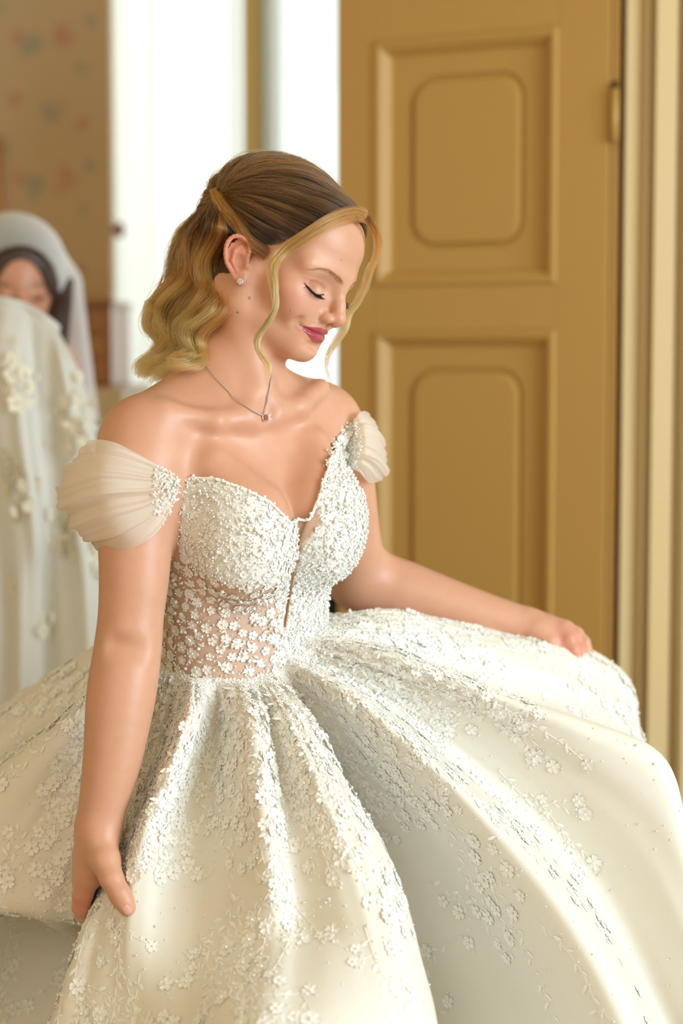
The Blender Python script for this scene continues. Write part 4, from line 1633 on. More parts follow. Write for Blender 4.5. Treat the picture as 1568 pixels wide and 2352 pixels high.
sl1, S1 = sleeve('sleeve', [
    [(412, 1100, 2.030), (352, 1062, 2.022), (268, 1018, 2.018), (204, 1012, 2.050), (215, 1040, 2.125), (300, 1050, 2.16), (400, 1095, 2.18)],
    [(411, 1104, 2.024), (342, 1080, 2.006), (240, 1050, 2.000), (160, 1068, 2.050), (180, 1078, 2.135), (290, 1080, 2.17), (400, 1098, 2.18)],
    [(409, 1110, 2.020), (335, 1112, 2.000), (225, 1100, 1.990), (134, 1128, 2.050), (165, 1128, 2.140), (290, 1120, 2.175), (400, 1104, 2.18)],
    [(408, 1118, 2.020), (335, 1150, 2.000), (235, 1160, 1.994), (154, 1185, 2.050), (185, 1180, 2.135), (295, 1160, 2.17), (400, 1112, 2.18)],
    [(407, 1128, 2.022), (345, 1190, 2.002), (262, 1222, 2.000), (196, 1238, 2.050), (215, 1225, 2.125), (305, 1200, 2.16), (400, 1122, 2.18)],
    [(404, 1140, 2.026), (368, 1214, 2.012), (306, 1258, 2.012), (232, 1264, 2.050), (245, 1245, 2.110), (315, 1222, 2.15), (398, 1132, 2.18)],
], 3, .0055, 4)
sl1['label'] = 'pleated sheer sleeve slipping off her right shoulder'
sl2, S2 = sleeve('sleeve', [
    [(812, 1000, 2.215), (820, 955, 2.205), (836, 944, 2.225), (850, 955, 2.27), (835, 965, 2.31), (800, 975, 2.33)],
    [(808, 1015, 2.215), (835, 985, 2.195), (862, 985, 2.220), (874, 1002, 2.27), (850, 1000, 2.32), (800, 990, 2.34)],
    [(804, 1035, 2.215), (840, 1025, 2.190), (876, 1030, 2.220), (884, 1046, 2.28), (855, 1035, 2.33), (800, 1010, 2.345)],
    [(800, 1055, 2.220), (835, 1058, 2.200), (874, 1076, 2.225), (887, 1090, 2.28), (855, 1070, 2.33), (800, 1030, 2.345)],
    [(798, 1075, 2.225), (824, 1082, 2.210), (846, 1108, 2.232), (868, 1104, 2.28), (850, 1090, 2.32), (800, 1050, 2.34)],
], 8, .004, 3)
sl2['label'] = 'small sheer sleeve on her left arm'
# ------------------------------------------------------------------ lace on the skirt: vines with leaves, flowers and beads growing down the cloth
rl = np.random.default_rng(2024)
Tu = unit(np.roll(SK, -1, 0) - np.roll(SK, 1, 0))
Tv = unit(np.gradient(SK, axis=1))


def samp(A, u, v):
    """bilinear look-up on the skirt grid, u in cells round the waist, v in cells down"""
    u = np.asarray(u) % NU
    v = np.clip(np.asarray(v), 0, NV - 1.001)
    i, j = u.astype(int), v.astype(int)
    fu, fv = (u - i)[..., None], (v - j)[..., None]
    i2 = (i + 1) % NU
    return (A[i, j] * (1 - fu) + A[i2, j] * fu) * (1 - fv) + (A[i, j + 1] * (1 - fu) + A[i2, j + 1] * fu) * fv


LU3, LV3 = LU[..., None], LV[..., None]
leaves, flowers, beads, pearls, stems = [], [], [], [], []


def put_leaf(u, v, ang, size):
    leaves.append((u, v, ang, size))


def put_flower(u, v, size):
    flowers.append((u, v, rl.uniform(0, 6.28), size))
    for q in range(3):
        a = rl.uniform(0, 6.28)
        offset_bead(u, v, a, size * rl.uniform(.9, 1.4), .0011)


def offset_bead(u, v, a, dist, r_):
    lu = float(samp(LU3, u, v)[0]); lv = float(samp(LV3, u, v)[0])
    beads.append((u + math.cos(a) * dist / max(lu, 1e-4), v + math.sin(a) * dist / max(lv, 1e-4), r_ * rl.uniform(.7, 1.25)))


def vine(u, v, ang, length, depth=0, fsize=.0074, bend=None):
    step = .005
    pts = []
    n_ = int(length / step)
    kk = (rl.uniform(-1, 1) * 9 if bend is None else bend)
    side_ = rl.choice((-1, 1))
    nxt = rl.integers(2, 4)
    for s_ in range(n_):
        pts.append((u, v))
        lu = float(samp(LU3, u, v)[0]); lv = float(samp(LV3, u, v)[0])
        ang += kk * step + rl.normal() * .06
        if depth == 0:
            ang += (math.pi / 2 - ang) * .05
        u += math.cos(ang) * step / max(lu, 4e-4)
        v += math.sin(ang) * step / max(lv, 4e-4)
        if v < 1 or v > NV * .80:
            break
        nxt -= 1
        if nxt <= 0:
            put_leaf(u, v, ang + side_ * rl.uniform(.5, 1.0), rl.uniform(.008, .0135) * (.85 if depth else 1))
            if rl.random() < .75:
                offset_bead(u, v, ang - side_ * 1.3, rl.uniform(.002, .005), .0011)
            side_ = -side_
            nxt = rl.integers(2, 4)
        if depth < 2 and s_ > 2 and rl.random() < (.13 if depth == 0 else .06):
            sd = rl.choice((-1, 1))
            vine(u, v, ang + sd * rl.uniform(.5, 1.1), rl.uniform(.03, .075) * (1 if depth == 0 else .6), depth + 1, fsize, sd * rl.uniform(-6, 14))
    if len(pts) > 2:
        stems.append((pts, .0007 if depth == 0 else .0005))
        put_flower(u, v, fsize * rl.uniform(.75, 1.25))
    return u, v


# dense near the waist, thinning into trailing sprays
jj = [int(np.searchsorted(knots, 0)), ]
for q in range(210):
    u = rl.uniform(0, NU)
    ph_ = u / NU * len(RIBS)
    v = abs(rl.normal()) * 16 + 2
    vine(u, v, math.pi / 2 + rl.normal() * .5, rl.uniform(.07, .20))
for q in range(150):
    u = rl.uniform(0, NU)
    v = rl.uniform(30, 150)
    vine(u, v, math.pi / 2 + rl.normal() * .55, rl.uniform(.08, .22), 0, .0082)
# clusters of small blossoms round the waist
for q in range(700):
    u = rl.uniform(0, NU)
    v = 1.5 + abs(rl.normal()) * 9
    put_flower(u, v, rl.uniform(.0034, .0058))
    for e in range(2):
        put_leaf(u + rl.normal() * 1.0, v + rl.normal() * 2, rl.uniform(0, 6.28), rl.uniform(.005, .0085))
for q in range(8000):
    v = 2 + rl.exponential(34)
    if v < NV * .8:
        beads.append((rl.uniform(0, NU), v, rl.uniform(.0005, .0011)))


def place_uv(L_):
    A = np.array([(a[0], a[1]) for a in L_])
    P = samp(SK, A[:, 0], A[:, 1]); N = unit(samp(SN, A[:, 0], A[:, 1]))
    U_ = unit(samp(Tu, A[:, 0], A[:, 1])); V_ = unit(samp(Tv, A[:, 0], A[:, 1]))
    return A, P, N, U_, V_


def seen(P, N):
    """pieces on cloth turned to the room's front and inside what could be seen"""
    q = project(P)
    return (q[:, 1] < 2600) & (q[:, 0] > -350) & (q[:, 0] < 1900) & (P[:, 1] < 2.62)


A, P, N, U_, V_ = place_uv(flowers)
fa = np.array([f[2] for f in flowers]); fs = np.array([f[3] for f in flowers])
T = np.cos(fa)[:, None] * U_ + np.sin(fa)[:, None] * V_
ok = seen(P, N)
P, N, T, fs = P[ok], N[ok], T[ok], fs[ok]
q = project(P)
infr = (q[:, 0] > 0) & (q[:, 0] < 1568) & (q[:, 1] < 2352) & ((CAM - P) * N).sum(1).__gt__(0)
score = np.where(infr, fs / q[:, 2], 0)
order = np.argsort(-score)
big, rest = order[:240], order[240:]
for i in big:
    piece('lace_flower', 'f5' if i % 3 else 'f6', M_lace, P[i] + N[i] * .0002, N[i], T[i], fs[i], skirt, None)
f5 = stamp(UN['f5'], P[rest] + N[rest] * .0002, N[rest], T[rest], fs[rest])
A, P, N, U_, V_ = place_uv(leaves)
la_ = np.array([f[2] for f in leaves]); ls = np.array([f[3] for f in leaves])
T = np.cos(la_)[:, None] * U_ + np.sin(la_)[:, None] * V_
ok = seen(P, N)
P, N, T, ls = P[ok], N[ok], T[ok], ls[ok]
q = project(P)
infr = (q[:, 0] > 0) & (q[:, 0] < 1568) & (q[:, 1] < 2352) & ((CAM - P) * N).sum(1).__gt__(0)
order = np.argsort(-np.where(infr, ls / q[:, 2], 0))
big, rest = order[:240], order[240:]
for i in big:
    piece('lace_leaf', 'leaf', M_lace, P[i] + N[i] * .0001, N[i], T[i], ls[i], skirt, None)
lf = stamp(UN['leaf'], P[rest] + N[rest] * .0001, N[rest], T[rest], ls[rest])
V, F = merge_np([f5, lf])
mesh('lace_sprigs', V, F, M_lace, skirt, kind='stuff')
print('lace', len(flowers), len(leaves), len(beads), len(stems))
# stems: fine cords
items = []
for pts, r_ in stems:
    A = np.array(pts)
    P = samp(SK, A[:, 0], A[:, 1]) + unit(samp(SN, A[:, 0], A[:, 1])) * .0002
    qq = project(P[:1])[0]
    if qq[1] > 2600 or qq[0] < -350 or qq[0] > 1900:
        continue
    v_, f_ = tube(P, r_ * .8, 4)
    items.append((np.array(v_), np.array([f for f in f_ if len(f) == 4 and True])))
V, F = merge_np(items)
mesh('lace_stems', V, F, M_lace, skirt, kind='stuff')
A, P, N, U_, V_ = place_uv(beads)
bs = np.array([b[2] for b in beads])
ok = seen(P, N)
V, F = stamp(UN['bead'], P[ok] + N[ok] * bs[ok][:, None] * .6, N[ok], U_[ok], bs[ok])
mesh('beads', V, F, M_bead, skirt, smooth=False, kind='stuff')

cu = rl.uniform(0, NU, 900); cv = 3 + rl.exponential(40, 900)
okc = cv < NV * .8
cl_ = [(a, b, 0) for a, b in zip(cu[okc], cv[okc])]
A, P, N, U_, V_ = place_uv(cl_)
ok = seen(P, N)
cs = rl.uniform(.0010, .0017, len(P))
V, F = stamp(UN['bead'], P[ok] + N[ok] * cs[ok][:, None] * .8, N[ok], unit(U_[ok] + rl.normal(size=(ok.sum(), 3)) * .6), cs[ok])
mesh('crystals', V, F, M_crystal, skirt, smooth=False, kind='stuff')

# ------------------------------------------------------------------ lace on the bodice
FC = sV[sF]
fc_c = FC.mean(1)
fn = np.cross(FC[:, 1] - FC[:, 0], FC[:, 3] - FC[:, 0])
ar = np.linalg.norm(fn, axis=1)
fn = unit(fn)
cen = tw((0, 0, .1))
if ((fc_c - cen) * fn).sum() < 0:
    fn = -fn
Lc = wt(fc_c)
thc = np.arctan2(Lc[:, 0], Lc[:, 1] + .03)
nude_f = (smooth01(np.interp(thc, cth, cz) - Lc[:, 2], -.004, .004) * (Lc[:, 0] > plk_x(Lc[:, 2]) + .012)) > .5
pxd = Lc[:, 0] - plk_x(Lc[:, 2])
plkw = np.interp(Lc[:, 2], [_p[3, 2], _p[1, 2], _p[0, 2]], [.0030, .0055, .017])
clear = (np.abs(pxd) < plkw) & (Lc[:, 1] > 0) & (Lc[:, 2] > _p[3, 2] - .004)
ar = ar * ~clear
frontish = Lc[:, 1] > -.05


def pick_faces(n, weight):
    w_ = ar * weight
    return rl.choice(len(ar), n, p=w_ / w_.sum())


def spaced(idx, dist):
    P_ = fc_c[idx]
    key = {}
    out = []
    for a, p in zip(idx, P_):
        c = tuple(np.floor(p / dist).astype(int))
        if any(np.linalg.norm(p - q) < dist for d0 in (-1, 0, 1) for d1 in (-1, 0, 1) for d2 in (-1, 0, 1) for q in key.get((c[0] + d0, c[1] + d1, c[2] + d2), ())):
            continue
        key.setdefault(c, []).append(p)
        out.append(a)
    return np.array(out)


rt = lambda n_: unit(rl.normal(size=(n_, 3)))
# blossoms on the nude side panel and along the waist, closer ones on the cups
i1 = spaced(pick_faces(2600, np.where(nude_f, 1.0, .0) * frontish + 1e-9), .0115)
i2 = spaced(pick_faces(2600, np.where(nude_f, 0, 1.0) * frontish + 1e-9), .0105)
ib = np.concatenate([i1, i2])
sz = np.where(nude_f[ib], rl.uniform(.0046, .0070, len(ib)), rl.uniform(.0034, .0054, len(ib)))
q = project(fc_c[ib])
vis = ((CAM - fc_c[ib]) * fn[ib]).sum(1) > 0
order = np.argsort(-np.where(vis, sz, 0))
for i in order[:230]:
    f = ib[i]
    piece('lace_flower', 'f5' if i % 4 else 'f6', M_lace, fc_c[f] + fn[f] * .0006, fn[f], rt(1)[0], sz[i], bodice, None)
rest = order[230:]
i3 = pick_faces(1500, np.where(nude_f, .38, 1.0) * frontish)
V1 = stamp(UN['leaf'], fc_c[i3] + fn[i3] * .0008, fn[i3] + rt(len(i3)) * .25, rt(len(i3)), rl.uniform(.005, .009, len(i3)))
its = [V1]
if len(rest):
    its.append(stamp(UN['f5'], fc_c[ib[rest]] + fn[ib[rest]] * .0006, fn[ib[rest]], rt(len(rest)), sz[rest]))
V, F = merge_np(its)
mesh('lace_sprigs', V, F, M_lace, bodice, kind='stuff')
# beads: thick on the cups and front, scattered on the nude panel
dens = np.where(nude_f, .30, 1.0) * np.where(Lc[:, 0] < plk_x(Lc[:, 2]), 1.25, 1.0) * frontish
i4 = pick_faces(7000, dens)
bs = rl.uniform(.0007, .0015, len(i4))
off = rl.uniform(-.0015, .0015, (len(i4), 3))
V, F = stamp(UN['bead'], fc_c[i4] + off + fn[i4] * (bs[:, None] * .7 + .0008), fn[i4], rt(len(i4)), bs)
mesh('beads', V, F, M_bead, bodice, smooth=False, kind='stuff')
i5 = pick_faces(420, np.where(nude_f, .8, 1.0) * frontish)
bs = rl.uniform(.0018, .0027, len(i5))
V, F = stamp(UN['bead'], fc_c[i5] + fn[i5] * .0022, fn[i5], rt(len(i5)), bs)
mesh('pearls', V, F, M_pearl, bodice, smooth=True, kind='stuff')
i6 = pick_faces(420, np.where(nude_f, .4, 1.0) * frontish)
bs = rl.uniform(.0009, .0015, len(i6))
V, F = stamp(UN['bead'], fc_c[i6] + fn[i6] * .0030, unit(fn[i6] + rt(len(i6)) * .4), rt(len(i6)), bs)
mesh('crystals', V, F, M_crystal, bodice, smooth=False, kind='stuff')
# beads edging the neckline
qv = project(EP)
idx = np.arange(len(EP))
EPd = catmull(EP, 620, closed=True)
bs = rl.uniform(.0011, .0022, 620)
V, F = stamp(UN['bead'], EPd + rl.normal(size=(620, 3)) * .0010, np.tile(T_Y, (620, 1)), rt(620), bs)
mesh('neckline_beads', V, F, M_bead, bodice, smooth=False, kind='stuff')
# beaded knots where the sleeves join the bodice
for S_, par, rows_ in ((S1, sl1, slice(0, None)), (S2, sl2, slice(0, None))):
    base = S_[:, :10].reshape(-1, 3)
    pk = rl.integers(0, len(base), 300)
    bs = rl.uniform(.0008, .0018, 300)
    P_ = base[pk] + rl.normal(size=(300, 3)) * .0016 - FWD * .0014
    V, F = stamp(UN['bead'], P_, np.tile(-FWD, (300, 1)), rt(300), bs)
    mesh('beaded_knot', V, F, M_bead, par, smooth=False, kind='stuff')

# the beaded strap from her left cup up to the small sleeve
UPE = catmull([(752, 1066), (766, 1030), (784, 1004), (806, 984), (822, 972)], 14)
LOE = catmull([(796, 1096), (802, 1066), (806, 1040), (812, 1020), (826, 1004)], 14)
rows = []
for i in range(14):
    for j in range(5):
        p_ = UPE[i] * (1 - j / 4) + LOE[i] * j / 4
        h_ = BODY.ray(p_[0], p_[1], 1.9)
        rows.append(h_ - FWD * .0045 + UPV * .0005 if h_ is not None else rows[-1])
SG = np.array(rows)
colr_ = np.tile(np.array(srgb(236, 231, 219)), (len(SG), 1))
strap = mesh('strap', SG, grid_faces(14, 5), M_bodice, BRIDE, colors=colr_)
strap['label'] = 'beaded strap at her left arm'
sg = catmull(SG.reshape(14, 5, 3)[:, 2], 60)
pk = rl.integers(0, len(SG), 520)
P_ = SG[pk] + rl.normal(size=(520, 3)) * np.array([.0035, .001, .0035]) - FWD * .001
bs = rl.uniform(.0008, .0017, 520)
V, F = stamp(UN['bead'], P_, np.tile(-FWD, (520, 1)), rt(520), bs)
mesh('beads', V, F, M_bead, strap, smooth=False, kind='stuff')
pk = rl.integers(0, len(SG), 46)
P_ = SG[pk] + rl.normal(size=(46, 3)) * np.array([.003, 0, .003])
V, F = stamp(UN['f5'], P_ - FWD * .0005, np.tile(-FWD, (46, 1)) + rt(46) * .3, rt(46), rl.uniform(.0035, .0055, 46))
mesh('lace_sprigs', V, F, M_lace, strap, kind='stuff')
# ================================================================== the bride: hair
M_hair = bpy.data.materials.new('hair')
M_hair.use_nodes = True
_nt = M_hair.node_tree
_nt.nodes.clear()
_o = _nt.nodes.new('ShaderNodeOutputMaterial')
_h = _nt.nodes.new('ShaderNodeBsdfHairPrincipled')
_h.parametrization = 'COLOR'
_h.inputs['Roughness'].default_value = .32
_h.inputs['Radial Roughness'].default_value = .55
_h.inputs['Random Roughness'].default_value = .2
_at = _nt.nodes.new('ShaderNodeAttribute')
_at.attribute_name = 'Col'
_nt.links.new(_at.outputs['Color'], _h.inputs['Color'])
_nt.links.new(_h.outputs[0], _o.inputs['Surface'])


def hair_object(name, paths, radii, cols, mat, parent):
    """strands as hair curves: paths n x k x 3"""
    n, k = paths.shape[:2]
    hc = bpy.data.hair_curves.new(name)
    hc.add_curves([k] * n)
    hc.attributes['position'].data.foreach_set('vector', np.ascontiguousarray(paths, dtype=np.float32).ravel())
    ra = hc.attributes.get('radius') or hc.attributes.new('radius', 'FLOAT', 'POINT')
    ra.data.foreach_set('value', np.ascontiguousarray(np.broadcast_to(radii, (n, k)), dtype=np.float32).ravel())
    ca = hc.attributes.new('Col', 'FLOAT_COLOR', 'POINT')
    c = np.ones((n, k, 4), np.float32)
    c[:, :, :3] = cols
    ca.data.foreach_set('color', c.ravel())
    hc.materials.append(mat)
    o = bpy.data.objects.new(name, hc)
    return link(o, parent)


HC = np.array([0.0, -8.0, 52.0])


def skull_r(D):
    """distance from the middle of the skull to its surface along unit directions D (head mm)"""
    out = np.zeros(D.shape[:-1])
    for c, r in (((0, -14, 54), (70, 90, 78)), ((0, 28, 62), (61, 62, 56))):
        r = np.array(r, float)
        o = (HC - np.array(c)) / r
        d = D / r
        A = (d * d).sum(-1); B_ = (d * o).sum(-1); C_ = (o * o).sum() - 1
        t = (-B_ + np.sqrt(np.maximum(B_ * B_ - A * C_, 0))) / A
        out = np.maximum(out, t)
    return out


def slerp(a, b, t):
    om = np.arccos(np.clip((a * b).sum(-1, keepdims=True), -1, 1))
    so = np.maximum(np.sin(om), 1e-4)
    return (np.sin((1 - t) * om) * a + np.sin(t * om) * b) / so


def px_dir(px, py):
    p = BODY.ray(px, py, 1.7)
    return unit(wh(p) - HC)


C_ROOT, C_MID, C_GOLD, C_BLOND, C_ASH = (np.array(srgb(*c)) for c in ((34, 23, 13), (80, 52, 29), (210, 124, 60), (255, 164, 98), (190, 124, 76)))


def mixc(a, b, t):
    return a * (1 - t) + b * t


def strands_on_head(n, seed, roots, gather, hmax, jitter):
    """sleek strands from roots (unit directions) over the skull to the gather"""
    r = np.random.default_rng(seed)
    k = 18
    t = np.linspace(0, 1, k)[None, :, None]
    D = slerp(roots[:, None], gather[:, None], t)
    D = unit(D)
    tt = t[..., 0]
    lift = hmax[:, None] * (np.sin(np.pi * np.clip(tt * 1.0 + .02, 0, 1)) ** .55)
    lift = lift * (1 - .45 * smooth01(tt, .82, 1))
    R_ = skull_r(D) + 1.0 + lift
    P = HC + D * R_[..., None]
    return P


rh = np.random.default_rng(21)
G1 = px_dir(508, 452)                                 # where the half-up hair is pinned, right of the middle of the back
G1 = unit(G1)
Gm = unit(np.array([0.0, -.86, .35]))
# roots: all scalp above the ears and in front of the pin
dirs = unit(rh.normal(size=(160000, 3)))
SP = HC + dirs * skull_r(dirs)[:, None]
ok = scalp_side(SP) > 0
ok &= (SP[:, 2] > 20)
ok &= ((dirs @ G1) < .93)
dirs, SP = dirs[ok], SP[ok]
side = SP[:, 0]
hl = scalp_side(SP)                                   # millimetres behind the hairline
# more roots close to the hairline; fewer on the far side
w = np.where(hl < 8, 2.6, 1.0) * np.where(side > 20, .5, 1.0)
pick = rh.random(len(dirs)) < w / w.max() * .5
dirs, SP, hl, side = dirs[pick], SP[pick], hl[pick], side[pick]
n = min(15000, len(dirs))
sel = rh.permutation(len(dirs))[:n]
dirs, SP, hl, side = dirs[sel], SP[sel], hl[sel], side[sel]
# locks: by the angle at which a strand comes into the pin
Gb = unit(np.cross(G1, [0, 0, 1.0])); Gc = np.cross(G1, Gb)
ga = np.arctan2(dirs @ Gb, dirs @ Gc)
lock = np.floor((ga + np.pi) / (2 * np.pi) * 90 + .35 * np.sin(hl / 11)).astype(int)
lockrnd = rh.normal(size=(200, 4))
lr = lockrnd[lock % 200]
topness = smooth01(SP[:, 2], 60, 120)
hmax = 3.0 + 3.5 * topness + lr[:, 0] * 1.1 + rh.normal(size=n) * .7 + np.clip(8 - hl, 0, 8) * .28
gath = unit(G1 + .10 * lr[:, 1:4] * .5 + rh.normal(size=(n, 3)) * .018)
HPm = strands_on_head(n, 5, dirs, gath, np.maximum(hmax, .6), 1)
# strands of one lock lean together: slight sideways wave
k = HPm.shape[1]
tt = np.linspace(0, 1, k)[None]
wav = np.sin(tt * np.pi * 1.0) * lr[:, 1:2] * 2.2 + np.sin(tt * 9 + lr[:, 2:3] * 3) * .5
Tn = unit(np.gradient(HPm, axis=1))
Bn = unit(np.cross(Tn, unit(HPm - HC)))
HPm = HPm + Bn * wav[..., None]
fly = rh.random(n) < .02
HPm[fly] += unit(HPm[fly] - HC) * (np.sin(tt * np.pi) * rh.uniform(1.5, 5, (fly.sum(), 1)))[..., None]
shade = np.clip((.30 + .34 * lr[:, 3] + .14 * rh.normal(size=n)), 0, 1)[:, None, None]
colH = mixc(C_ROOT, C_MID, np.clip(tt[..., None] * .55 + shade, 0, 1))
gold = (rh.random(n) < .24)[:, None, None] * smooth01(tt, .1, .5)[..., None]
colH = mixc(colH, C_GOLD, .75 * gold)
hair_main = hair_object('hair', hw(HPm), .00016 * np.interp(tt, [0, .1, .9, 1], [.7, 1, 1, .6]), colH, M_hair, BRIDE)
hair_main['label'] = 'dark blonde hair swept back and pinned half up'


def guide_strands(guides, n, seed, k=40, spread=(.010, .010), wave=(.004, 5.0), locks=14, lockspread=.55, tipvar=.12, depthspread=.02, wander=.0012, dens_w=.5, phase=1.0, root=1.0):
    """loose strands between guide lines (each m x 3, room coordinates)"""
    r = np.random.default_rng(seed)
    Gs = np.stack([catmull(g, k) for g in guides])          # g x k x 3
    la = np.sort(r.uniform(0, 1, locks))
    lph = r.uniform(0, 6.28, (locks, 3)) * phase
    lof = r.normal(size=(locks, 2))
    li = r.integers(0, locks, n)
    a = np.clip(la[li] + r.normal(size=n) * (1 - lockspread) * .5 / locks * 2, 0, 1)
    x = a * (len(guides) - 1)
    i = np.minimum(x.astype(int), len(guides) - 2)
    f = (x - i)[:, None, None]
    P = Gs[i] * (1 - f) + Gs[i + 1] * f
    t = np.linspace(0, 1, k)[None]
    dens = r.normal(size=(n, 2))
    clump = (1 - .35 * smooth01(t, .3, 1.0))
    s0, s1 = spread
    taper = root + (1 - root) * smooth01(t, 0, .14)
    sp = (s0 + (s1 - s0) * t) * clump * taper
    T = unit(np.gradient(P, axis=1))
    Lr = unit(np.cross(T, FWD))
    amp_ = r.uniform(.5, 1.6, locks)[li][:, None]
    wv = amp_ * wave[0] * np.sin(wave[1] * 2 * np.pi * t + lph[li, 0:1]) * smooth01(t, .05, .35)
    wd = amp_ * wave[0] * np.cos(wave[1] * 2 * np.pi * t + lph[li, 0:1] + lph[li, 1:2] * .3) * smooth01(t, .05, .35)
    off = sp * (dens[:, 0:1] * dens_w + lof[li, 0:1] * .55) + wv
    dep = depthspread * (lof[li, 1:2] * .6 + dens[:, 1:2] * .35) * taper + wd
    wn = wander * np.sin(t * r.uniform(6, 22, (n, 1)) + r.uniform(0, 6, (n, 1)))
    P = P + Lr * (off + wn)[..., None] + FWD * dep[..., None]
    ends = 1 - np.abs(r.normal(size=(n, 1))) * tipvar
    ends = np.clip(ends, .5, 1)
    # shorten strands
    ts = t * ends * (k - 1)
    j = np.minimum(ts.astype(int), k - 2)
    ff = (ts - j)[..., None]
    rows = np.arange(n)[:, None]
    P = P[rows, j] * (1 - ff) + P[rows, j + 1] * ff
    return P, li, lph


# ---- the loose waves down her back
def over(px, py, h):
    """a point h in front of the skin seen at this place"""
    return BODY.ray(px, py, 1.7) - FWD * h


LG = [ats(g) for g in (
    [(498, 452, 2.150), (462, 500, 2.180), (432, 545, 2.200), (398, 592, 2.205), (384, 650, 2.205), (372, 705, 2.200), (344, 742, 2.195), (360, 785, 2.19), (346, 832, 2.18), (318, 872, 2.175)],
    [(502, 456, 2.140), (478, 505, 2.160), (455, 552, 2.175), (426, 605, 2.180), (410, 660, 2.185), (396, 712, 2.18), (378, 756, 2.18), (384, 800, 2.175), (364, 842, 2.17), (338, 878, 2.165)],
    [(506, 462, 2.130), (496, 512, 2.145), (478, 565, 2.150), (452, 620, 2.155), (436, 680, 2.160), (424, 732, 2.160), (410, 775, 2.160), (404, 814, 2.155), (382, 848, 2.150), (354, 876, 2.145)])]
LG.append(np.array([over(508, 468, .010), over(504, 522, .008)] + list(ats([(490, 580, 2.135), (474, 640, 2.140), (460, 695, 2.145), (447, 745, 2.14), (433, 785, 2.14), (420, 818, 2.14), (402, 844, 2.135), (376, 868, 2.13)]))))
LG.append(np.array([over(510, 474, .008), over(509, 535, .004)] + list(ats([(498, 592, 2.130), (497, 645, 2.126)])) + [over(491, 700, .004), over(478, 748, .006), over(462, 785, .008), over(450, 812, .008), over(430, 836, .008), over(405, 858, .008)]))
P, li, lph = guide_strands(LG, 11500, 31, k=44, spread=(.009, .012), wave=(.0072, 2.7), locks=30, depthspread=.018, tipvar=.17, phase=.28, dens_w=.36, root=.3)
t = np.linspace(0, 1, P.shape[1])[None, :, None]
rr = np.random.default_rng(9)
lk_ = rr.normal(size=(30, 1))[li][:, None, :] * .22
sh = rr.normal(size=(len(P), 1, 1)) * .10
colL = mixc(C_ROOT, C_MID, np.clip(t * 2.8 + lk_ + sh, 0, 1))
colL = mixc(colL, C_GOLD, np.clip((t - .12) * 2.0 + lk_ * 1.6 + sh, 0, 1))
colL = mixc(colL, C_BLOND, np.clip((t - .42) * 1.5 + lk_ * 1.5 + sh, 0, .85))
o = hair_object('loose_waves', P, .00017 * np.interp(t[..., 0], [0, .8, 1], [1, 1, .35]), colL, M_hair, hair_main)
o['label'] = 'blonde wavy lengths falling behind her shoulder'

# ---- face-framing strands
def on_head(px, py, h):
    p = BODY.ray(px, py, 1.7)
    d = unit(wh(p) - HC)
    return p + (p - hw(HC)) / np.linalg.norm(p - hw(HC)) * h


T1 = [on_head(836, 500, .004), on_head(800, 492, .008), on_head(750, 506, .010), on_head(700, 536, .011), on_head(655, 566, .012)]
T1a = np.array(T1 + list(ats([(624, 604, 2.055), (622, 645, 2.050), (630, 690, 2.048), (618, 728, 2.048), (592, 762, 2.052), (578, 790, 2.055), (590, 815, 2.055), (606, 838, 2.055)])))
T1b = np.array(T1 + list(ats([(629, 603, 2.052), (627, 645, 2.046), (634, 691, 2.044), (622, 729, 2.045), (598, 762, 2.050), (586, 791, 2.05), (606, 823, 2.05), (622, 850, 2.05), (612, 888, 2.05)])))
T1b = catmull(T1b, 13)
T1c = np.array([on_head(838, 508, .003), on_head(800, 510, .006), on_head(752, 524, .008), on_head(705, 552, .009), on_head(660, 577, .010)] +
               list(ats([(634, 607, 2.05), (632, 650, 2.045), (638, 693, 2.043), (626, 730, 2.044), (603, 763, 2.048), (592, 794, 2.048), (610, 822, 2.048), (626, 838, 2.048)])))
P, li, _ = guide_strands([T1a, T1b, T1c], 330, 41, k=60, spread=(.0054, .0013), dens_w=.22, wave=(.0009, 2.0), locks=9, depthspread=.002, tipvar=.12, wander=.0007, lockspread=.8)
t = np.linspace(0, 1, 60)[None, :, None]
sh = np.random.default_rng(4).normal(size=(len(P), 1, 1)) * .14
colT = mixc(mixc(C_ASH * .62, C_GOLD, np.clip(t * 2.4 + sh, 0, 1)), C_BLOND, np.clip((t - .28) * 2.6 + sh, 0, 1))
hair_object('face_framing_strand', P, .00017 * np.interp(t[..., 0], [0, .8, 1], [1, 1, .3]), colT, M_hair, hair_main)

F1 = ats([(846, 500, 2.085), (860, 528, 2.10), (866, 560, 2.11), (862, 590, 2.12), (850, 615, 2.13), (838, 650, 2.15), (820, 690, 2.16), (798, 722, 2.165), (790, 755, 2.165), (766, 785, 2.165), (748, 820, 2.165), (752, 858, 2.165), (770, 892, 2.165)])
F2 = ats([(842, 496, 2.085), (866, 532, 2.105), (874, 560, 2.12), (866, 596, 2.13), (852, 622, 2.14), (842, 655, 2.15), (826, 694, 2.16), (806, 724, 2.165), (797, 758, 2.165), (776, 790, 2.165), (756, 822, 2.165), (752, 862, 2.165), (764, 890, 2.165)])
P, li, _ = guide_strands([F1, F2], 100, 43, k=54, spread=(.0026, .0016), wave=(.0006, 2.0), locks=5, depthspread=.003, tipvar=.25, wander=.0010)
t = np.linspace(0, 1, 54)[None, :, None]
colT = np.broadcast_to(mixc(mixc(C_MID, C_GOLD, np.clip(t * 2.4, 0, 1)), C_BLOND, np.clip((t - .2) * 2.4, 0, 1)), (len(P), 54, 3))
hair_object('face_framing_strand', P, .00016 * np.interp(t[..., 0], [0, .8, 1], [1, 1, .3]), colT, M_hair, hair_main)

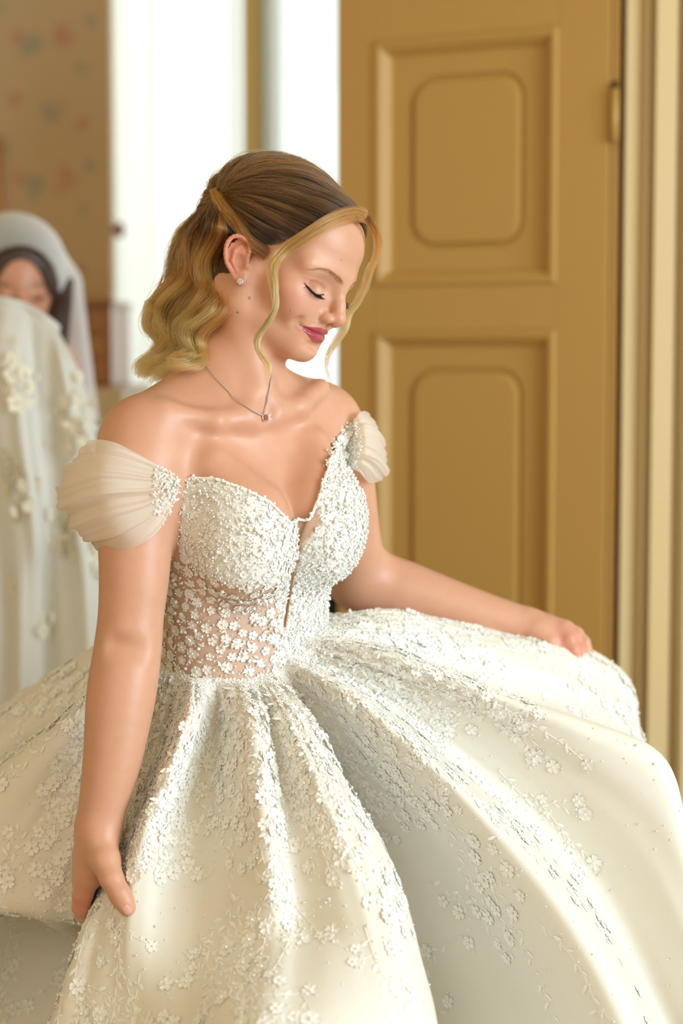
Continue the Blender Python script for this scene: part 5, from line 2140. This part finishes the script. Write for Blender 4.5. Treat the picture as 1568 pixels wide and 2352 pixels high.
# rolled strand along the edge, from over the ear up to the pin
RG = np.array([on_head(612, 588, .004), on_head(580, 560, .008), on_head(556, 528, .010), on_head(532, 494, .011), on_head(512, 462, .011), on_head(500, 446, .006)])
P, li, _ = guide_strands([RG, RG + UPV * .003], 700, 47, k=24, spread=(.0045, .0035), wave=(.0016, 1.5), locks=6, depthspread=.003, tipvar=.0, wander=.0003)
t = np.linspace(0, 1, 24)[None, :, None]
sh = np.random.default_rng(5).normal(size=(len(P), 1, 1)) * .2
hair_object('rolled_strand', P, .00016, mixc(C_MID, C_GOLD, np.clip(t * .7 + .15 + sh, 0, 1)), M_hair, hair_main)

# flyaway hairs
r = np.random.default_rng(77)
nf = 130
i = r.integers(0, len(HPm), nf)
Pf = hw(HPm[i])
u_ = unit(Pf - hw(HC))
t = np.linspace(0, 1, k)[None]
Pf = Pf + u_ * (r.uniform(.001, .008, (nf, 1)) * np.sin(t * np.pi * r.uniform(.6, 1.4, (nf, 1))) ** 2)[..., None] + r.normal(size=(nf, 1, 3)) * .002 * t[..., None]
hair_object('flyaway_hairs', Pf, .00006, np.broadcast_to(C_GOLD, (nf, k, 3)), M_hair, hair_main)
Pw, _, _ = guide_strands([LG[0] + np.array([-.006, 0, 0]), LG[1]], 45, 78, k=44, spread=(.008, .016), wave=(.005, 2.4), locks=30, depthspread=.015, tipvar=.2, wander=.0015)
hair_object('flyaway_hairs', Pw, .00007, np.broadcast_to(C_GOLD, (len(Pw), 44, 3)), M_hair, hair_main)

# ---- lashes and brows
M_lash = material('mascara', srgb(14, 11, 11), .35)
for sgn in (-1, 1):
    items = []
    pts = catmull([(p[0], p[1], p[2]) for p in LASH], 40)
    qq = np.repeat(np.arange(6, 40), 2)
    xs = pts[qq, 0] + r.uniform(-.5, .5, len(qq))
    ys = face_y(sgn * xs, pts[qq, 2] - .3)
    for q, xx, y in zip(qq, xs, ys):
        z = pts[q, 2]
        base = np.array([xx, y - .2, z - .2])
        f = (q - 6) / 33
        ln = (4.5 + 4.5 * math.sin(math.pi * min(1, .25 + f * .65))) * r.uniform(.8, 1.1)
        out = np.array([.10 + .75 * f ** 1.5, 1.0 - .35 * f, -.55]); out /= np.linalg.norm(out)
        up = np.array([0, .2, .55])
        P_ = np.array([base + out * ln * s_ + up * ln * .55 * s_ ** 2.2 for s_ in (0, .3, .6, .85, 1.0)])
        P_[:, 0] *= sgn
        V, F = tube(hw(P_), [.00022, .0002, .00015, .0001, .00004], 4)
        items.append((V, F))
    V, F = join_vf(items)
    o = mesh('eyelashes', V, F, M_lash, BRIDE)
    o['label'] = 'dark lashes of the lowered eye'
    # brow hairs
    nb = 170
    a_ = r.uniform(0, 1, nb)
    bc = catmull(BROW, 60)
    ii = (a_ * 58).astype(int)
    c0 = bc[ii]
    wdt = np.interp(a_, [0, .2, .6, 1], [1.9, 2.2, 1.5, .4])
    offs = r.uniform(-1, 1, nb) * wdt
    PP = []
    for q in range(nb):
        tdir = unit(bc[min(ii[q] + 1, 59)] - bc[max(ii[q] - 1, 0)])
        x0, z0 = c0[q, 0], c0[q, 2] + offs[q]
        lean = np.array([tdir[0], tdir[2]]) + np.array([0, .75 * (1 - a_[q]) - .25 * offs[q]])
        lean = lean / np.linalg.norm(lean)
        ln = r.uniform(3.5, 6.0)
        PP.append([(sgn * (x0 + lean[0] * ln * s_), 0, z0 + lean[1] * ln * s_) for s_ in (0, .5, 1.0)])
    PP = np.array(PP)
    PP[:, :, 1] = face_y(PP[:, :, 0], PP[:, :, 2]) + np.array([.15, .6, .4])
    PP = hw(PP)
    hair_object('eyebrow', PP, np.array([.00013, .00011, .00004])[None], np.broadcast_to(np.array(srgb(120, 84, 56)), (nb, 3, 3)), M_hair, BRIDE)
# ================================================================== jewellery
M_silver = material('silver', (.75, .74, .72), .22, Metallic=1.0)
M_gem = material('clear_stone', (.92, .94, .95), .04)
bsdf(M_gem).inputs['Transmission Weight'].default_value = .55
bsdf(M_gem).inputs['IOR'].default_value = 2.2
M_stone = material('rose_stone', srgb(170, 96, 80), .08)
bsdf(M_stone).inputs['Coat Weight'].default_value = .8


def gem_vf(c, n, r):
    """a small cut stone: table, crown and pavilion round the axis n"""
    n = unit(n)
    u = unit(np.cross(n, [0, 0, 1.0])); w = np.cross(n, u)
    V, k8 = [], 8
    for rad, h in ((.55, .42), (1.0, .12), (1.0, 0), (.05, -.6)):
        for j in range(k8):
            a = 2 * math.pi * j / k8
            V.append(c + r * (rad * (math.cos(a) * u + math.sin(a) * w) + h * n))
    F = [(i * k8 + j, i * k8 + (j + 1) % k8, (i + 1) * k8 + (j + 1) % k8, (i + 1) * k8 + j) for i in range(3) for j in range(k8)]
    F.append(tuple(range(k8 - 1, -1, -1)))
    return V, F


CH_PX = [(452, 800), (470, 832), (498, 868), (530, 903), (562, 930), (586, 946), (606, 953), (612, 930), (617, 906), (622, 880), (626, 858)]
cp = np.array([BODY.ray(px, py, 1.8, off=.0016) for px, py in CH_PX])
path = catmull(cp, 150)
for _ in range(6):
    dd = BODY.cull(path)
    gg = BODY.grad(path)
    path = path + unit(gg) * np.clip(.0014 - dd, 0, .003)[:, None]
nk = thing('necklace', 'fine silver necklace with a small round pendant on her breastbone', 'necklace', tuple(cp[6].tolist()))
items = []
for i in range(0, 150 - 1):
    a, b = path[i], path[i + 1]
    tdir = unit(b - a)
    nrm = unit(np.cross(tdir, FWD)) if i % 2 else unit(np.cross(tdir, np.cross(tdir, FWD)))
    m_ = (a + b) / 2
    L_ = np.linalg.norm(b - a) * .66
    an = np.linspace(0, 2 * math.pi, 7, endpoint=False)
    ring = m_ + np.cos(an)[:, None] * tdir * L_ + np.sin(an)[:, None] * nrm * .0007
    items.append(tube(ring, .00032, 4, closed=True))
V, F = join_vf(items)
o = mesh('chain', V, F, M_silver, nk)
o['label'] = 'fine silver chain'
pc = cp[6] + np.array([0, -.002, -.0035])
pc = pc + unit(BODY.grad(pc[None])[0]) * max(0, .0042 - float(BODY(pc[None])[0]))
pn = unit(CAM - pc)
pend = bpy.data.objects.new('pendant', None)
pend.empty_display_size = .01
COL.objects.link(pend)
pend.parent = nk
pend.matrix_parent_inverse = Matrix.Translation(-Vector(nk.location))
V, F = tube([pc + .0036 * (math.cos(a) * RGT + math.sin(a) * UPV) for a in np.linspace(0, 2 * math.pi, 20, endpoint=False)], .0008, 6, closed=True)
setting = mesh('setting', V, F, M_silver, pend)
V, F = gem_vf(pc - UPV * .0002, pn, .0034)
mesh('stone', V, F, M_stone, pend, smooth=False)
for a in range(3):
    cg = pc + (.0050 * math.cos(a * 1.0 - .4) * RGT + .0050 * math.sin(a * 1.0 - .4) * UPV)
    V, F = gem_vf(cg, pn, .0015)
    mesh('small_stone', V, F, M_gem, pend, smooth=False)

ep = BODY.ray(551, 646, 1.8, off=.0012)
en = unit(CAM - ep + .2 * np.array([-1, 0, 0]))
er = thing('earring', 'small sparkling flower-shaped stud in her right ear lobe', 'earring', tuple(ep.tolist()))
eu = unit(np.cross(en, [0, 0, 1.0])); ew = np.cross(en, eu)
for j in range(6):
    a = 2 * math.pi * j / 6 + .3
    V, F = gem_vf(ep + .0022 * (math.cos(a) * eu + math.sin(a) * ew), en, .0011)
    mesh('small_stone', V, F, M_gem, er, smooth=False)
V, F = gem_vf(ep + en * .0006, en, .0015)
mesh('center_stone', V, F, M_gem, er, smooth=False)
V, F = tube([ep + .0030 * (math.cos(a) * eu + math.sin(a) * ew) - en * .0006 for a in np.linspace(0, 2 * math.pi, 18, endpoint=False)], .0006, 5, closed=True)
mesh('setting', V, F, M_silver, er)
V, F = tube([ep - en * .004, ep], .0005, 6)
mesh('post', V, F, M_silver, er)
# ================================================================== the second woman, out of focus on the left, behind a lifted white train
GY = 3.35
GB = Body()
hc_ = at(34, 668, GY)
g_f = unit(np.array([.30, -.95, -.25]))                       # she bends forward and looks down
g_x = unit(np.cross(g_f, [0, 0, 1.0])); g_u = np.cross(g_x, g_f)
GR = np.stack([g_x, g_f, g_u], 1)
gw = lambda p: hc_ + np.asarray(p, float) @ GR.T
GB.ell(gw((0, -.012, .028)), (.072, .092, .080), GR)
GB.ell(gw((0, .030, -.020)), (.052, .052, .066), GR, .02)
GB.cap(gw((0, .055, -.070)), gw((0, .050, -.076)), .018, .016, .02)
GB.cap(gw((0, .080, .015)), gw((0, .100, -.018)), .008, .012, .010)
GB.cap(gw((-.024, .074, -.050)), gw((.024, .074, -.050)), .010, .010, .012)
for s in (-1, 1):
    GB.ell(gw((s * .074, -.008, 0)), (.008, .018, .030), GR, .006)
    GB.ell(gw((s * .030, .074, .008)), (.012, .010, .008), GR, .006)
gneck = gw((-.02, -.045, -.11))
gtorso = np.array([hc_[0] - .02, GY + .12, 1.30])
GB.cap(gw((0, -.02, -.05)), gneck, .048, .050, .03)
GB.cap(gneck + np.array([0, .02, -.06]), gtorso + np.array([0, .02, -.25]), .105, .115, .06)
GB.cap(gtorso + np.array([0, .03, -.25]), gtorso + np.array([0, .04, -.45]), .115, .14, .06)
for s in (-1, 1):
    sh_ = gneck + g_x * s * .125 + np.array([-.08, .05, -.17])
    el_ = sh_ + np.array([s * .04, -.06, -.26])
    wr_ = el_ + np.array([-s * .05, -.20, .05])
    GB.cap(gneck + np.array([0, .02, -.045]), sh_, .055, .048, .05)
    GB.poly(catmull([(*sh_, .046), (*((sh_ + el_) / 2), .040), (*el_, .034), (*((el_ + wr_) / 2), .031), (*wr_, .022)], 14), .03, .002)
    hd = wr_ + np.array([0, -.05, -.02])
    GB.poly([(*wr_, .022), (*hd, .024)], .015)
    for q in range(4):
        a0 = hd + np.array([(q - 1.5) * .016, -.015, -.004])
        GB.poly([(*a0, .0095), (*(a0 + np.array([0, -.032, -.012])), .0085), (*(a0 + np.array([0, -.040, -.040])), .0078)], .005)
    t0 = wr_ + np.array([-s * .018, -.018, 0])
    GB.poly([(*t0, .012), (*(t0 + np.array([-s * .022, -.030, -.008])), .0098), (*(t0 + np.array([-s * .020, -.055, -.022])), .0085)], .008)
    hip = gtorso + np.array([s * .08, .04, -.45])
    an = np.array([hip[0] + s * .01, hip[1] + .02, .075])
    kn = (hip + an) / 2 + np.array([0, -.03, 0])
    GB.poly(catmull([(*hip, .085), (*((hip + kn) / 2), .070), (*kn, .052), (*((kn + an) / 2), .048), (*an, .032)], 12), .05, .003)
    GB.poly([(*(an + np.array([0, .02, -.035])), .036), (*(an + np.array([0, -.07, -.045])), .028), (*(an + np.array([0, -.15, -.052])), .022)], .02)
gV, gF = GB.mesh((-1.25, 2.7, -.02), (-.05, 3.95, 1.72), .006)
gV = GB.snap(gV, 1)
GUEST = thing('person', 'dark-haired woman in a white veil, face half hidden behind a lifted white train', 'person', (float(gtorso[0]), float(gtorso[1]), 0))
Hg = (gV - hc_) @ GR
gc = np.tile(np.array(srgb(196, 138, 108)), (len(gV), 1))
lipm = np.exp(-((Hg[:, 0] / .022) ** 2 + ((Hg[:, 2] + .050) / .007) ** 2)) * (Hg[:, 1] > .05)
gc = gc * (1 - .7 * lipm[:, None]) + np.array(srgb(160, 70, 70)) * .7 * lipm[:, None]
for s in (-1, 1):
    e_ = np.exp(-(((Hg[:, 0] - s * .031) / .014) ** 2 + ((Hg[:, 2] - .006) / .004) ** 2)) * (Hg[:, 1] > .04)
    gc = gc * (1 - .8 * e_[:, None]) + np.array(srgb(40, 26, 22)) * .8 * e_[:, None]
    e_ = np.exp(-(((Hg[:, 0] - s * .031) / .020) ** 2 + ((Hg[:, 2] - .026) / .004) ** 2)) * (Hg[:, 1] > .04)
    gc = gc * (1 - .7 * e_[:, None]) + np.array(srgb(60, 40, 30)) * .7 * e_[:, None]
mesh('body', gV, gF, M_skin, GUEST, colors=gc)
# her hair: a smooth dark cap parted in the middle with lengths beside the face
HB = Body()
HB.ell(gw((0, -.020, .036)), (.085, .102, .086), GR)
HB.cap(gw((-.082, -.02, .01)), gw((-.075, -.01, -.14)), .026, .020, .03)
HB.cap(gw((.082, -.02, .01)), gw((.075, -.01, -.14)), .026, .020, .03)
HB.cap(gw((0, -.08, .0)), gw((0, -.08, -.16)), .050, .040, .03)
HB.ell(gw((0, .098, -.012)), (.047, .075, .088), GR, .012, 's')
hV, hF = HB.mesh(hc_ - .26, hc_ + .22, .005)
M_dh = material('dark_brown_hair', srgb(58, 38, 28), .35)
noise_bump(M_dh, 140, .4, .004)
gh = mesh('hair', hV, hF, M_dh, GUEST)
# veil: a sheer shell over the crown falling beside the cheek
VB = Body()
VB.ell(gw((0, -.030, .040)), (.093, .106, .092), GR)
VB.cap(gw((.092, -.045, .0)), gw((.115, -.075, -.30)), .034, .060, .05)
VB.cap(gw((-.092, -.045, .0)), gw((-.115, -.075, -.30)), .034, .060, .05)
VB.ell(gw((0, .060, -.040)), (.080, .100, .110), GR, .01, 's')
vV, vF = VB.mesh(hc_ - .45, hc_ + .24, .006)
M_veil = material('veil_tulle', srgb(244, 242, 238), .5)
_tp = nd(M_veil, 'ShaderNodeBsdfTransparent')
_mm = nd(M_veil, 'ShaderNodeMixShader')
_lw = nd(M_veil, 'ShaderNodeLayerWeight')
_lw.inputs['Blend'].default_value = .45
_mr = nd(M_veil, 'ShaderNodeMapRange')
_mr.inputs['To Min'].default_value = .24
_mr.inputs['To Max'].default_value = .95
lk(M_veil, _lw.outputs['Facing'], _mr.inputs['Value'])
lk(M_veil, _mr.outputs['Result'], _mm.inputs['Fac'])
lk(M_veil, _tp.outputs[0], _mm.inputs[1])
lk(M_veil, bsdf(M_veil).outputs[0], _mm.inputs[2])
lk(M_veil, _mm.outputs[0], M_veil.node_tree.nodes['Material Output'].inputs['Surface'])
ve = mesh('veil', vV, vF, M_veil, GUEST)
ve['label'] = 'sheer white veil over her hair'

# ---- the white train held up in front of her: cloth folds hung from a raised edge
TR_ = [
    [(-330, 700, 3.10), (-340, 900, 3.06), (-350, 1150, 3.04), (-360, 1400, 3.04), (-370, 1700, 3.05), (-380, 2150, 3.05)],
    [(-180, 690, 3.06), (-190, 850, 3.00), (-200, 1100, 2.98), (-210, 1400, 2.98), (-220, 1700, 3.0), (-230, 2150, 3.0)],
    [(-60, 684, 3.08), (-60, 800, 3.03), (-40, 1000, 3.03), (-10, 1250, 3.03), (0, 1500, 3.05), (0, 2150, 3.06)],
    [(10, 690, 3.05), (20, 790, 2.97), (40, 980, 2.95), (70, 1220, 2.95), (60, 1440, 3.0), (50, 2150, 3.0)],
    [(60, 705, 3.06), (80, 800, 3.02), (110, 980, 3.02), (130, 1200, 3.03), (120, 1420, 3.06), (105, 2150, 3.08)],
    [(105, 732, 3.05), (140, 820, 2.98), (178, 980, 2.96), (190, 1200, 2.96), (195, 1420, 2.97), (190, 2150, 2.98)],
    [(130, 752, 3.07), (172, 838, 3.02), (215, 960, 3.01), (240, 1060, 3.01), (240, 1300, 3.01), (232, 2150, 3.02)],
    [(126, 760, 3.12), (165, 850, 3.10), (206, 970, 3.10), (230, 1080, 3.10), (232, 1300, 3.10), (226, 2150, 3.12)],
]
TR = [[(x_, y_, 3.04 + (d_ - 3.04) * .55) for x_, y_, d_ in row] for row in TR_]
nu_, nv_ = 110, 90
A_ = []
for row in TR:
    P_ = [at(*p) for p in row]
    P_.append(np.array([P_[-1][0], P_[-1][1], .02]))
    A_.append(catmull(P_, nv_))
A_ = np.array(A_)
TS = np.stack([catmull(A_[:, j], nu_) for j in range(nv_)], 1)
TN, _, _ = grid_normals(TS)
u_ = np.linspace(0, 1, nu_)[:, None]; v_ = np.linspace(0, 1, nv_)[None]
TS = TS + TN * (.005 * np.sin(u_ * 55 + 5 * np.sin(v_ * 4)) * smooth01(v_, 0, .3))[..., None]
M_train = material('white_train_cloth', srgb(236, 236, 228), .6)
_tr = nd(M_train, 'ShaderNodeBsdfTranslucent')
_tr.inputs['Color'].default_value = (*srgb(240, 236, 222), 1)
_mm = nd(M_train, 'ShaderNodeMixShader')
_mm.inputs['Fac'].default_value = .3
lk(M_train, bsdf(M_train).outputs[0], _mm.inputs[1])
lk(M_train, _tr.outputs[0], _mm.inputs[2])
lk(M_train, _mm.outputs[0], M_train.node_tree.nodes['Material Output'].inputs['Surface'])
train = mesh('lifted_train', TS.reshape(-1, 3), grid_faces(nu_, nv_), M_train, GUEST)
train['label'] = 'white train with beige lace, held up before her'
# the folded hem along its raised edge
hemp = np.array([at(*row[0]) for row in TR])
V, F = tube(catmull(hemp, 60), .006, 8)
mesh('hem', V, F, M_train, train)
# beige lace on it
M_blace = material('beige_lace', srgb(234, 226, 204), .6)
rg = np.random.default_rng(12)
fi = rg.integers(35, 108, 520); fj = np.clip((rg.beta(2.2, 2.2, 520) * 52 + 14 + (fi - 60) * .25).astype(int), 8, 80)
keep_ = np.sin(fi * .22 + fj * .13) + np.sin(fj * .31 - fi * .1) > .75
fi, fj = fi[keep_], fj[keep_]
fl_n = -TN[fi, fj] if (TN[..., 1].mean() > 0) else TN[fi, fj]
its = [stamp(UN['f5'], TS[fi, fj] + fl_n * .001, fl_n, unit(rg.normal(size=(len(fi), 3))), rg.uniform(.010, .017, len(fi))),
       stamp(UN['leaf'], TS[fi, fj] + fl_n * .001 + rg.normal(size=(len(fi), 3)) * .012 * np.array([1, .1, 1]), fl_n, unit(rg.normal(size=(len(fi), 3))), rg.uniform(.014, .024, len(fi)))]
V, F = merge_np(its)
mesh('lace_sprigs', V, F, M_blace, train, kind='stuff')
